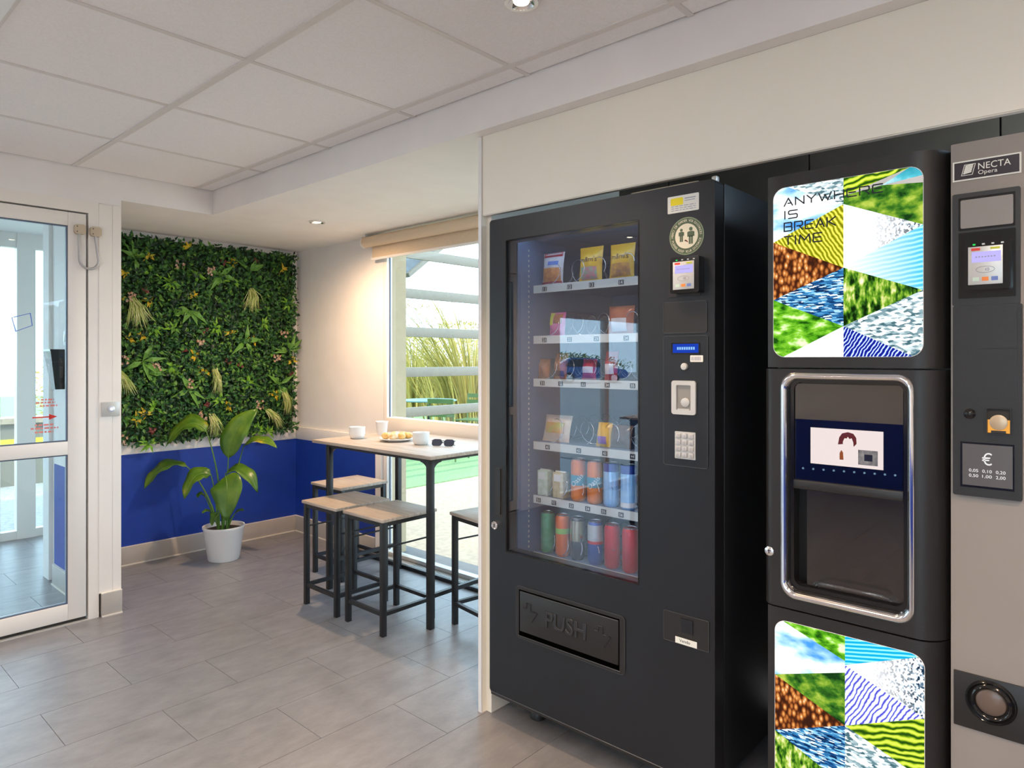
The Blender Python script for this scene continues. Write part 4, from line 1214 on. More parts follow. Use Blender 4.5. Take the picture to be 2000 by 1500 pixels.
# ================================================================== PRODUCTS IN THE MACHINE
def bag(u, v_mid, zfloor, w, h, m, label, group, lean=0.0, art=None, band=None, yaw=0.0, y=1.985, x=None):
    cx = x if x is not None else on_y(u, v_mid, y).x
    root = thing('snack_bag', label, 'snack bag', (cx, y, zfloor), group)
    n, k = 12, 10
    Rm = Matrix.Rotation(yaw, 3, 'Z') @ Matrix.Rotation(lean, 3, 'X')
    def pt(s, t, side):
        th_ = (max(0, sin(pi * min(1, max(0, (t - .06) / .88)))) ** .6) * (max(0, 1 - abs(2 * s - 1) ** 2.2)) ** .6
        d = .020 * th_ + .0006 + .0014 * sin(s * 17 + t * 9) * th_
        ww = w * (1 - .05 * sin(pi * t))
        return Rm @ Vector(((s - .5) * ww, side * d, t * h)) + Vector((cx, y, zfloor))
    vs = []; fs = []
    for side in (-1, 1):
        o0 = len(vs)
        for j in range(n + 1):
            for i in range(k + 1):
                vs.append(pt(i / k, j / n, side))
        for j in range(n):
            for i in range(k):
                a = o0 + j * (k + 1) + i
                fs.append((a, a + 1, a + k + 2, a + k + 1))
    MB().add(vs, fs).build('wrapper', m, root, smooth=70)
    def patch(s0, s1, t0, t1, name, mm, lift=.0012):
        vs = []; fs = []; N = 6
        for j in range(N + 1):
            for i in range(N + 1):
                p = pt(s0 + (s1 - s0) * i / N, t0 + (t1 - t0) * j / N, -1)
                vs.append(p + Rm @ Vector((0, -lift, 0)))
        for j in range(N):
            for i in range(N):
                a = j * (N + 1) + i
                fs.append((a, a + 1, a + N + 2, a + N + 1))
        MB().add(vs, fs).build(name, mm, root, smooth=70)
    for args in (band or []):
        patch(*args)
    if art:
        s_, t_, size, mm, txt = art
        vs, fsx = text_geo(txt, size, .0)
        out = []
        for p in vs:
            ss = s_ + p.x / w; tt = t_ + p.y / h
            q = pt(min(1, max(0, ss)), min(1, max(0, tt)), -1)
            out.append(q + Rm @ Vector((0, -.0022, 0)))
        MB().add(out, fsx).build('printed_name', mm, root)
    return root
GR = 'snack packs in the vending machine'
m_yel = mat('yellow_foil', (.90, .55, .02), .28, color2=(.78, .40, .01), nscale=25, spec=.6)
m_choc = mat('brown_print', (.10, .03, .015), .4)
m_art = mat('candy_art', (.20, .50, .30), .4, color2=(.80, .20, .25), nscale=55)
m_art2 = mat('candy_art_orange', (.85, .40, .04), .4, color2=(.35, .15, .08), nscale=45)
m_chips = mat('chips_print', (.80, .36, .10), .4, color2=(.55, .16, .05), nscale=50)
m_white = mat('white_foil', (.78, .76, .76), .3, color2=(.62, .58, .60), nscale=20)
m_crim = mat('crimson_foil', (.62, .03, .06), .3, color2=(.40, .02, .05), nscale=18)
m_pink = mat('pink_foil', (.80, .05, .35), .3, color2=(.85, .30, .50), nscale=14)
m_lime = mat('lime_foil', (.70, .80, .05), .3)
m_brn = mat('red_brown_foil', (.30, .05, .03), .3, color2=(.55, .20, .10), nscale=16)
m_org = mat('orange_brown_foil', (.62, .20, .06), .35, color2=(.25, .10, .06), nscale=30)
z1_, z2_, z3_, z4_, z5_, z6_ = [z + .013 for z in TRAYS]
bag(1079, 525, z1_, .098, .125, m_white, 'white and red crisp bag at the left of the top tray', GR, -.10, None,
    [(.02, .98, .0, .12, 'red_base_band', m_crim), (.10, .95, .12, .52, 'crisps_picture', m_chips), (.35, .85, .60, .72, 'blue_badge', mat('badge_blue', (.1, .2, .6), .4)), (.05, .95, .86, .99, 'red_top_band', m_crim)])
bag(1153, 515, z1_, .100, .128, m_yel, 'yellow candy bag on the top tray, beside the empty spiral', GR, -.08, (.5, .62, .027, m_choc, "m&m's"),
    [(.15, .85, .06, .42, 'candy_picture', m_art)])
bag(1214, 515, z1_, .100, .125, m_yel, 'yellow candy bag at the right of the top tray', GR, -.08, (.5, .62, .027, m_choc, "m&m's"), [(.1, .9, .06, .44, 'candy_picture', m_art2)])
bag(1088, 625, z2_, .072, .088, m_pink, 'pink and lime sweet packet at the left of the second tray', GR, -.1, None, [(.05, .35, .45, .98, 'lime_corner', m_lime), (.4, .9, .5, .95, 'brown_top', m_org)])
bag(1212, 630, z2_, .104, .098, m_brn, 'red-brown biscuit bag at the right of the second tray', GR, -.1, None, [(.2, .8, .1, .55, 'pale_picture', m_white)])
bag(1062, 715, z3_, .050, .075, m_org, 'small orange-brown bar at the far left of the third tray', GR, -.15)
bag(1094, 712, z3_, .058, .095, m_org, 'taller orange-brown bar on the third tray, second from the left', GR, -.15, None, [(.1, .9, .1, .3, 'dark_band', m_choc)])
bag(1150, 715, z3_, .060, .075, m_crim, 'dark red bar in the middle of the third tray', GR, -.15, None, [(.1, .9, .3, .6, 'white_band', m_white)])
bag(1193, 718, z3_, .052, .100, m_crim, 'red wafer pack at the right of the third tray', GR, -.1, None, [(.15, .85, .2, .55, 'white_flash', m_white)])
sw_ = bag(1085, 830, z4_, .125, .100, mat('pastry_wrap', (.70, .42, .30), .3, color2=(.75, .66, .50), nscale=22), 'clear wrapped filled roll at the left of the fourth tray', GR, -.25, None,
    [(.15, .85, .30, .70, 'filling_picture', mat('filling', (.45, .5, .1), .4, color2=(.7, .3, .1), nscale=40))])
bag(1178, 838, z4_, .060, .085, m_yel, 'small yellow packet on the fourth tray', GR, -.2, None, [(.2, .8, .1, .4, 'purple_print', mat('purple_print', (.3, .12, .5), .4))])
bag(1212, 845, z4_, .085, .080, mat('dark_brown_foil', (.06, .035, .025), .3, color2=(.14, .07, .05), nscale=15), 'dark brown packet at the right of the fourth tray', GR, -.2)

GC = 'drink cans in the vending machine'
def can(u, zfloor, m, label, r=.0275, h=.150, band=None, text=None, tm=None, y=1.972):
    cx = on_y(u, 950, y).x
    root = thing('drink_can', label, 'can', (cx, y, zfloor), GC)
    MB().lathe([(r * .72, .003), (r * .80, .0), (r * .97, .008), (r, .013), (r, h - .016), (r * .97, h - .010), (r * .80, h - .002)], (cx, y, zfloor), 28).build('body', m, root, smooth=50)
    MB().lathe([(r * .82, h - .004), (r * .85, h), (r * .80, h), (r * .76, h - .004), (.001, h - .004)], (cx, y, zfloor), 28).build('lid', M['wire'], root, smooth=50)
    for z0, z1, bm_ in (band or []):
        MB().lathe([(r + .0004, z0 * h), (r + .0004, z1 * h)], (cx, y, zfloor), 28, cap=False).build('colour_band', bm_, root, smooth=50)
    if text:
        txt, size, zz, rot = text
        vs, fs = text_geo(txt, size)
        out = []
        for p in vs:
            a_, b_ = p.x * cos(rot) - p.y * sin(rot), p.x * sin(rot) + p.y * cos(rot)
            an = a_ / (r + .0008) + .42
            out.append((cx + (r + .0009) * sin(an) + 0, y - (r + .0009) * cos(an), zfloor + zz * h + b_))
        MB().add(out, fs).build('printed_name', tm, root)
    return root
m_oasis = mat('orange_can', (.85, .22, .01), .3, metal=.2, color2=(.75, .16, .01), nscale=30)
m_teal = mat('teal_print', (.04, .28, .38), .35)
m_sky = mat('sky_blue_can', (.22, .50, .85), .28, metal=.3, color2=(.45, .70, .92), nscale=25)
m_navy = mat('navy_can', (.02, .06, .32), .3, metal=.3)
m_redc = mat('red_can', (.75, .015, .03), .28, metal=.3, color2=(.60, .01, .03), nscale=20)
m_grn = mat('green_can', (.05, .30, .14), .3, metal=.2, color2=(.20, .45, .28), nscale=25)
m_or2 = mat('red_orange_can', (.85, .16, .02), .3, metal=.2)
m_dark = mat('gunmetal_can', (.10, .11, .14), .25, metal=.7)
m_gold = mat('gold_can', (.55, .48, .30), .25, metal=.8)
m_ebl = mat('royal_blue_can', (.03, .08, .42), .28, metal=.4)
can(1130, z5_, m_oasis, 'orange fruit drink can, left one of two on the fifth tray', band=[(.38, .62, m_teal)], text=('Oasis', .026, .50, .80), tm=M['paper'])
can(1162, z5_, m_oasis, 'orange fruit drink can, right one of two on the fifth tray', band=[(.38, .62, m_teal)], text=('Oasis', .026, .50, .80), tm=M['paper'])
can(1194, z5_, m_sky, 'pale blue can with navy top beside the orange cans', band=[(.80, .99, m_navy)])
can(1228, z5_, m_sky, 'pale blue can with navy top at the right end of the fifth tray', band=[(.80, .99, m_navy), (.05, .16, m_white)])
can(1070, z6_, m_grn, 'green can at the far left of the bottom tray', r=.026)
can(1099, z6_, m_or2, 'red-orange can on the bottom tray, second from the left', band=[(.55, .68, mat('green_spot', (.3, .55, .1), .4))], r=.026)
can(1128, z6_, m_dark, 'gunmetal can with a gold top on the bottom tray', band=[(.45, .93, m_gold)], r=.026)
can(1163, z6_, m_ebl, 'blue and silver energy drink can on the bottom tray', band=[(.55, .92, M['silver']), (.48, .55, m_redc)])
can(1196, z6_, m_redc, 'red can on the bottom tray, left of the rightmost red can', r=.0275)
can(1231, z6_, m_redc, 'red can with a pale label at the right end of the bottom tray', band=[], r=.0275)
for u, lab, m in ((1066, 'pale green and white drink carton at the far left of the fifth tray', mat('mint_carton', (.70, .78, .66), .4, color2=(.45, .58, .42), nscale=50)),
                  (1096, 'cream and brown drink carton beside the orange cans', mat('cream_carton', (.72, .63, .42), .4, color2=(.48, .36, .16), nscale=50))):
    cx = on_y(u, 940, 1.972).x
    r_ = thing('drink_carton', lab, 'carton', (cx, 1.972, z5_), 'drink cartons on the fifth tray')
    bx('box', m, (cx - .024, cx + .024, 1.952, 1.992, z5_, z5_ + .092), r_, bev=.0015)
    bx('top_fold', M['paper'], (cx - .024, cx + .024, 1.968, 1.976, z5_ + .092, z5_ + .096), r_)
    bx('printed_panel', M['paper'], (cx - .018, cx + .012, 1.9512, 1.952, z5_ + .060, z5_ + .085), r_)
# ================================================================== COFFEE MACHINE
YD = 1.778
cm = thing('coffee_machine', 'black hot drinks machine with glowing picture panels and a grey payment column', 'coffee machine', (-.41, 2.15, 0))
CX0, CX1, CXR = -.713, -.294, -.113
bx('cabinet', M['greybox'], (CX0 + .012, CXR, 1.862, 2.50, .03, 1.802), cm, bev=.003)
for x in (CX0 + .06, CXR - .06):
    for y in (1.93, 2.42):
        MB().lathe([(.024, 0), (.028, .004), (.028, .03)], (x, y, 0), 20).build('foot', M['black2'], cm, smooth=40)
def yfront(x):
    if x < CX0 + .03:
        t = (CX0 + .03 - x) / .03
        return YD + .050 * (1 - math.sqrt(max(0, 1 - t * t)))
    if x > CX1 - .065:
        t = (x - (CX1 - .065)) / .065
        return YD + .075 * (1 - math.sqrt(max(0, 1 - t * t * .98)))
    return YD
def front_piece(mb, xa, xb, z0, z1, back=1.86):
    n = 26
    pts = [(xa + (xb - xa) * i / n, yfront(xa + (xb - xa) * i / n)) for i in range(n + 1)]
    mb.prism(pts + [(xb, back), (xa, back)], 'z', z0, z1)
    return mb
Zs = [(1.2995, 1.797), (.680, 1.2955), (.04, .676)]
up = front_piece(MB(), CX0, CX1, *Zs[0]).build('upper_door', M['black2'], cm, smooth=40)
WX0, WX1 = on_y(1538, 900, YD).x, on_y(1772, 900, YD).x
WZ0, WZ1 = .728, 1.268
mb = MB()
front_piece(mb, CX0, WX0, *Zs[1]); front_piece(mb, WX1, CX1, *Zs[1])
front_piece(mb, WX0, WX1, WZ1, Zs[1][1]); front_piece(mb, WX0, WX1, Zs[1][0], WZ0)
md = mb.build('middle_door', M['black2'], cm, smooth=40)
lw = front_piece(MB(), CX0, CX1, *Zs[2]).build('lower_door', M['black2'], cm, smooth=40)
# chrome frame round the window
fo = rrect(on_y(1524, 900, YD).x, on_y(1786, 900, YD).x, .706, 1.286, .038, 8)
fi = rrect(WX0 + .001, WX1 - .001, WZ0 + .002, WZ1 - .002, .026, 8)
fm = [((a[0] + b[0]) / 2, (a[1] + b[1]) / 2) for a, b in zip(fo, fi)]
n = len(fo)
vs = [(p[0], YD - .001, p[1]) for p in fo] + [(p[0], YD - .009, p[1]) for p in [(a[0] * .72 + b[0] * .28, a[1] * .72 + b[1] * .28) for a, b in zip(fo, fi)]] + \
     [(p[0], YD - .010, p[1]) for p in fm] + [(p[0], YD - .004, p[1]) for p in [(a[0] * .2 + b[0] * .8, a[1] * .2 + b[1] * .8) for a, b in zip(fo, fi)]] + [(p[0], YD + .02, p[1]) for p in fi]
fs = []
for l in range(4):
    for i in range(n):
        j = (i + 1) % n
        fs.append((l * n + i, l * n + j, (l + 1) * n + j, (l + 1) * n + i))
MB().add(vs, fs).build('chrome_frame', M['chrome'], md, smooth=60)
# behind the frame: glossy black upper panel with screen, cup compartment below
MBZ = 1.000
MB().ring(rrect(WX0 - .004, WX1 + .004, WZ0 - .004, WZ1 + .004, .012, 4), rrect(WX0 + .012, WX1 - .010, WZ0 + .012, WZ1 - .006, .02, 4), 'y', YD + .012, YD + .03).build('inner_bezel', M['blackgloss'], md, smooth=40)
bx('display_panel', M['blackgloss'], (WX0 + .004, WX1 - .004, YD + .022, YD + .040, MBZ, WZ1 - .004), md)
bx('display_frame', M['black2'], (WX0 + .010, WX1 - .010, YD + .010, YD + .024, MBZ - .012, MBZ + .012), md, bev=.004)
bx('display_glass', M['dark_pane'], (WX0 + .014, WX1 - .012, YD + .016, YD + .018, MBZ + .012, WZ1 - .010), md)
cb = MB()
cb.box(WX0 - .002, WX0 + .004, YD + .02, 1.86, WZ0, MBZ).box(WX1 - .004, WX1 + .002, YD + .02, 1.86, WZ0, MBZ)
cb.box(WX0, WX1, YD + .02, 1.86, WZ0 - .002, WZ0 + .010).box(WX0, WX1, 1.852, 1.860, WZ0, MBZ)
cb.build('cup_compartment', M['black2'], md)
bx('cup_window', M['dark_pane'], (WX0 + .040, WX1 - .010, YD + .026, YD + .029, WZ0 + .014, MBZ - .012), md)
hx0, hx1 = WX0 + .065, WX1 - .035
hz = WZ0 + .022
MB().tube([(hx0, YD + .024, hz - .004), (hx0 + .002, YD + .006, hz + .004), (hx0 + .020, YD - .004, hz + .012), ((hx0 + hx1) / 2, YD - .006, hz + .013), (hx1 - .020, YD - .004, hz + .012), (hx1 - .002, YD + .006, hz + .004), (hx1, YD + .024, hz - .004)], .0045, 8).build('cup_bar', M['clear'], md, smooth=80)
bx('drip_grid', M['black'], (WX0 + .03, WX1 - .02, YD + .03, 1.85, WZ0 + .010, WZ0 + .014), md)
MB().lathe([(.020, 0), (.024, .06), (.022, .06), (.018, .002)], ((WX0 + WX1) / 2 + .02, 1.835, WZ0 + .014), 20).build('cup_holder', M['clear'], md, smooth=60)
# screen
a, b = on_y(1583, 836, YD + .020), on_y(1725, 917, YD + .020)
SX0, SX1, SZ1, SZ0 = a.x, b.x, 1.2185 + (a.z - 1.2185), b.z
SZ1 = (on_y(1583, 836, YD + .02).z + on_y(1725, 842, YD + .02).z) / 2
SZ0 = (on_y(1583, 905, YD + .02).z + on_y(1725, 918, YD + .02).z) / 2
scr = bx('display_screen', emit_mat('screen_white', (1.0, .95, .97), 1.3), (SX0, SX1, YD + .0205, YD + .0215, SZ0, SZ1), md)
yq = YD + .0202
hxc, hzc = SX0 + (SX1 - SX0) * .53, SZ0 + (SZ1 - SZ0) * .74
m_hair = emit_mat('screen_hair', (.36, .07, .03), .5)
mb = MB()
sx_ = .5 * (SX1 - SX0) / .132
bob = [(-.024, -.018), (-.021, .004), (-.014, .017), (0, .022), (.013, .018), (.020, .006), (.021, -.012), (.014, -.022), (.013, -.008), (.009, .004), (.004, .001), (.000, .008), (-.003, .002), (-.008, .003), (-.012, -.008), (-.012, -.016)]
mb.prism([(hxc + x_ * 2 * sx_ * .75, hzc + z_ * .80) for x_, z_ in bob], 'y', yq - .0003, yq)
mb.build('screen_hair_shape', m_hair, scr)
ox = SX0 + (SX1 - SX0) * .44
MB().prism([(ox - .004, SZ0 + .016), (ox + .005, SZ0 + .016), (ox + .004, SZ0 + .034), (ox, SZ0 + .040), (ox - .004, SZ0 + .032)], 'y', yq - .0003, yq).build('screen_drink_shape', emit_mat('screen_orange', (.85, .25, .03), .5), scr)
px0, px1, pz0, pz1 = SX0 + (SX1 - SX0) * .67, SX0 + (SX1 - SX0) * .93, SZ0 + .008, SZ0 + .044
bx('screen_photo', print_mat('screen_photo_print', 'noise', [(.12, .12, .12), (.5, .5, .5)], 60), (px0, px1, yq - .0003, yq, pz0, pz1), scr)
bx('screen_photo_monitor', emit_mat('screen_dark', (.03, .03, .03), 1.0), ((px0 + px1) / 2 - .008, (px0 + px1) / 2 + .010, yq - .0006, yq - .0003, pz0 + .010, pz1 - .010), scr)
m_led = emit_mat('led_dot', (.35, .65, 1.0), .6)
for k in range(11):
    u = 1548 + 20 * k
    q = on_y(u, 913 + 1.55 * k, YD + .020)
    MB().lathe([(.0026, 0), (.0026, -.001), (.001, -.0015)], (q.x, YD + .022, q.z), 10, axis='y').build('status_led', m_led, md)
q = on_y(1503, 1076, YD)
MB().lathe([(.012, .006), (.012, -.004), (.009, -.006), (.001, -.006)], (q.x, yfront(q.x), q.z), 20, axis='y').build('door_lock', M['chrome'], md, smooth=40)
bx('key_slot', M['ink'], (q.x - .001, q.x + .001, yfront(q.x) - .0068, yfront(q.x) - .0055, q.z - .005, q.z + .005), md)

# ---- back-lit picture panels
E_ = .58
PXM = -.5 - (-.41)          # the panels' centre line, seen from the machine's own origin
PR = dict(
    sky=print_mat('print_sky', 'noise', [(.06, .30, .80), (.40, .70, .98), (1, 1, 1), (1, 1, 1)], 8, (1, 1, 2.2), 0, (.34, .62), E_),
    white=print_mat('print_white', 'noise', [(.85, .88, .86), (1, 1, 1)], 12, pos=(.3, .5), strength=E_),
    field=print_mat('print_field', 'wave', [(.18, .20, .005), (.48, .46, .015), (.90, .78, .12)], 34, (1, 1, 1), radians(-58), (.05, .95), E_, 5.0),
    terrace=print_mat('print_terrace', 'wave', [(.02, .07, .005), (.14, .30, .01), (.50, .62, .03), (.65, .75, .08)], 22, (1, 1, 1), radians(14), (.05, .95), E_, 6.0),
    beans=print_mat('print_beans', 'voronoi', [(1.0, .85, .62), (.75, .32, .08), (.42, .13, .03), (.10, .025, .008), (.04, .012, .006)], 78, (1.35, 1, .75), radians(35), (.02, .80), E_),
    circuit=print_mat('print_circuit', 'cells', [(.004, .015, .06), (.01, .06, .20), (.03, .18, .42), (.20, .55, .80), (.95, 1, 1)], 230, (.30, 1, 1.5), radians(12), (.05, 1.0), E_),
    grass=print_mat('print_grass', 'noise', [(.01, .07, .005), (.08, .34, .01), (.25, .60, .04), (.80, .92, .55)], 30, (1, 1, 2.0), radians(15), (.34, .66), E_, .15, 9),
    mountain=print_mat('print_mountain', 'noise', [(.008, .04, .008), (.04, .16, .015), (.20, .36, .03), (.45, .55, .08)], 26, (1, 1, 1.4), radians(20), (.36, .66), E_, .1, 9),
    lake=print_mat('print_lake', 'noise', [(.02, .28, .38), (.10, .52, .62), (.85, .96, .98)], 14, pos=(.35, .7), strength=E_),
    binary=print_mat('print_binary', 'cells', [(.01, .03, .06), (.10, .18, .26), (.75, .85, .90), (1, 1, 1)], 280, (1, 1, .8), 0, (.10, .65), E_, fade=(PXM + .02, PXM + .15)),
    cyan=print_mat('print_cyan', 'wave', [(.01, .42, .72), (.06, .60, .86), (.40, .84, .96)], 30, (1, 1, 1), radians(8), (.0, 1.0), E_, 1.5, fade=(PXM - .05, PXM + .17)),
    cyan2=print_mat('print_cyan_deep', 'wave', [(.005, .34, .62), (.02, .55, .82), (.35, .80, .95)], 34, (1, 1, 1), radians(12), (.0, 1.0), E_, .6),
    forest=print_mat('print_forest', 'noise', [(.005, .018, .003), (.03, .12, .01), (.16, .36, .02), (.55, .62, .15), (.85, .80, .60)], 60, (1.5, 1, .65), 0, (.36, .70), E_, 0, 7),
    city=print_mat('print_city', 'cells', [(.06, .14, .17), (.25, .38, .42), (.70, .80, .82), (1, 1, 1)], 200, (.45, 1, 1.1), radians(35), (.1, .85), E_),
    fibre=print_mat('print_fibre', 'wave', [(.01, .01, .22), (.02, .05, .50), (.10, .28, .80), (.85, .92, 1)], 42, (1, 1, 1), radians(58), (.25, 1.0), E_, 6.0),
    fibre2=print_mat('print_fibre_pale', 'wave', [(.06, .03, .50), (.30, .38, .85), (.85, .90, 1.0), (1, 1, 1)], 34, (1, 1, 1), radians(62), (.0, .8), E_, 5.0),
)
def clip(poly, win):
    """Sutherland-Hodgman: clip poly by a convex counter-clockwise window"""
    out = list(poly)
    for i in range(len(win)):
        a, b = win[i], win[(i + 1) % len(win)]
        def ins_(p): return (b[0] - a[0]) * (p[1] - a[1]) - (b[1] - a[1]) * (p[0] - a[0]) >= -1e-9
        src = out; out = []
        for j in range(len(src)):
            p, q = src[j - 1], src[j]
            if ins_(q):
                if not ins_(p): out.append(isect(p, q, a, b))
                out.append(q)
            elif ins_(p):
                out.append(isect(p, q, a, b))
        if not out: return []
    return out
def isect(p, q, a, b):
    d1 = (q[0] - p[0], q[1] - p[1]); d2 = (b[0] - a[0], b[1] - a[1])
    den = d1[0] * d2[1] - d1[1] * d2[0]
    t = ((a[0] - p[0]) * d2[1] - (a[1] - p[1]) * d2[0]) / den if abs(den) > 1e-12 else 0
    return (p[0] + t * d1[0], p[1] + t * d1[1])
def poster(parent, x0, x1, z0, z1, r, pieces):
    win = rrect(x0, x1, z0, z1, r, 8)
    pan = MB().prism(rrect(x0 - .001, x1 + .001, z0 - .001, z1 + .001, r, 8), 'y', YD - .0008, YD + .001).build('picture_panel', M['white'], parent)
    for name, mk, pts in pieces:
        q = clip(pts, win)
        if len(q) > 2:
            MB().prism(q, 'y', YD - .0014, YD - .0008).build('printed_' + name, PR[mk], pan)
    return pan
# pixels of the photograph's panel crop -> place on the door
def U(cx, cy): p = on_y(1470 + cx / 3.41, 280 + cy / 3.41, YD); return (p.x, p.z)
X0, X1 = U(140, 800)[0], U(1135, 800)[0]
Z1, Z0 = (U(607, 232)[1]), U(607, 1421)[1]
XM = U(606, 800)[0]
def UL(cx, cy): return U(cx, cy)
L, R_ = X0, X1
zz = lambda cx, cy: U(cx, cy)[1]
lz1, lz2 = zz(140, 662), zz(140, 1045)
mz1, mz2, mz3 = zz(606, 405), zz(606, 828), zz(606, 1218)
rz1, rz2 = zz(1135, 540), zz(1135, 976)
tx = U(238, 292)[0]
wx = U(205, 1421)[0]
pan = poster(up, X0, X1, Z0, Z1, .030, [
    ('city', 'city', [(tx, Z1), (XM, mz1), (XM, Z1)][::1]),
    ('sky', 'sky', [(L, Z1), (L, lz1), (XM, mz1), (tx, Z1)]),
    ('field', 'field', [(L, lz1), (XM, mz2), (XM, mz1)]),
    ('coffee_beans', 'beans', [(L, lz1), (L, lz2), (XM, mz2)]),
    ('circuit_board', 'circuit', [(L, lz2), (XM, mz3), (XM, mz2)]),
    ('meadow', 'grass', [(L, lz2), (L, Z0), (wx, Z0), (XM, mz3)]),
    ('cloud', 'white', [(wx, Z0), (XM, Z0), (XM, mz3)]),
    ('terraces', 'terrace', [(XM, Z1), (XM, zz(606, 350)), (U(1050, 160)[0], Z1)]),
    ('mountain', 'mountain', [(XM, zz(606, 350)), (XM, mz1), (R_, rz1), (R_, zz(1135, 260)), (U(860, 280)[0], zz(860, 280))]),
    ('lake', 'lake', [(U(1050, 160)[0], Z1), (U(860, 280)[0], zz(860, 280)), (R_, zz(1135, 210)), (R_, Z1)]),
    ('binary_code', 'binary', [(XM, mz1), (XM, mz2), (R_, rz1)]),
    ('blue_stripes', 'cyan', [(XM, mz2), (R_, rz2), (R_, rz1)]),
    ('forest', 'forest', [(XM, mz2), (XM, mz3), (R_, rz2)]),
    ('skyline', 'city', [(XM, mz3), (U(1070, 1421)[0], Z0), (R_, Z0), (R_, rz2)]),
    ('light_fibres', 'fibre', [(XM, mz3), (XM, Z0), (U(1070, 1421)[0], Z0)]),
])
GLYPH = {   # plain geometric capitals drawn as strokes in a unit box
    'A': [[(0, 0), (.5, 1), (1, 0)], [(.45, .32), (.86, .32)]], 'N': [[(0, 0), (0, 1), (1, 0), (1, 1)]], 'Y': [[(0, 1), (.5, .48), (1, 1)], [(.5, .48), (.5, 0)]],
    'W': [[(0, 1), (.27, 0), (.5, .75), (.73, 0), (1, 1)]], 'H': [[(0, 0), (0, 1)], [(1, 0), (1, 1)], [(0, .5), (1, .5)]],
    'E': [[(1, 1), (.1, 1), (0, .9), (0, .1), (.1, 0), (1, 0)], [(.2, .52), (.9, .52)]], 'R': [[(0, 0), (0, 1), (.88, 1), (1, .9), (1, .6), (.88, .48), (.3, .48)], [(.6, .48), (1, 0)]],
    'I': [[(.5, 0), (.5, 1)]], 'S': [[(1, 1), (.12, 1), (0, .9), (0, .62), (.12, .52), (.88, .52), (1, .42), (1, .1), (.88, 0), (0, 0)]],
    'B': [[(0, 0), (0, 1), (.86, 1), (.97, .9), (.97, .62), (.86, .52), (.2, .52)], [(.86, .52), (1, .42), (1, .1), (.88, 0), (0, 0)]],
    'K': [[(0, 0), (0, 1)], [(1, 1), (.2, .5), (1, 0)]], 'T': [[(0, 1), (1, 1)], [(.5, 1), (.5, 0)]], 'M': [[(0, 0), (.1, 1), (.5, .35), (.9, 1), (1, 0)]]}
def stroke_text(mb, s, xa, xb, zb, h, y):
    wid = [.12 if c == 'I' else 1.15 if c in 'WM' else .82 for c in s]
    gap = .30
    k = (xb - xa) / (sum(wid) + gap * (len(s) - 1))
    x = xa; th = h * .082
    for c, w in zip(s, wid):
        for line in GLYPH[c]:
            pts = [(x + px * w * k, zb + pz * h) for px, pz in line]
            for (ax_, az_), (bx_, bz_) in zip(pts, pts[1:]):
                d = Vector((bx_ - ax_, bz_ - az_)); d.normalize(); n_ = Vector((-d.y, d.x)) * th; e_ = d * th * .8
                mb.prism([(ax_ - e_.x + n_.x, az_ - e_.y + n_.y), (ax_ - e_.x - n_.x, az_ - e_.y - n_.y), (bx_ + e_.x - n_.x, bz_ + e_.y - n_.y), (bx_ + e_.x + n_.x, bz_ + e_.y + n_.y)], 'y', y, y + .0003)
        x += (w + gap) * k
m_let = emit_mat('dark_lettering', (.012, .014, .016), 1.0)
for txt, xa, xb, ya, za_, yb, zb_ in (('ANYWHERE', 212, 865, 368, 420, 265, 330), ('IS', 212, 298, 452, 505, 440, 500), ('BREAK', 212, 552, 527, 585, 492, 550), ('TIME', 212, 460, 620, 678, 594, 655)):
    p0 = U(xa, (ya + za_) / 2); p1 = U(xb, (yb + zb_) / 2)
    hgt = U(xa, ya)[1] - U(xa, za_)[1]
    mb = MB(); stroke_text(mb, txt, p0[0], p1[0], (p0[1] + p1[1]) / 2 - hgt * .47, hgt * .94, YD - .0017)
    mb.build('slogan_lettering', m_let, pan)
def V(cx, cy): p = on_y(1480 + cx / 4.6875, 1180 + cy / 4.6875, YD); return (p.x, p.z)
X0b, X1b = V(160, 800)[0], V(1526, 800)[0]
Z1b = (V(230, 160)[1] + V(800, 283)[1]) / 2
Z0b = .115
XMb = V(800, 800)[0]
vz = lambda cx, cy: V(cx, cy)[1]
La, Lb = vz(163, 640), vz(163, 1148)
Ma, Mb_, Mc = vz(800, 555), vz(800, 1110), vz(800, 1110) - (vz(800, 555) - vz(800, 1110))
Ra, Rb = vz(1526, 480), vz(1526, 1045)
Rc = Rb - (Ra - Rb)
Lc = Lb - (La - Lb)
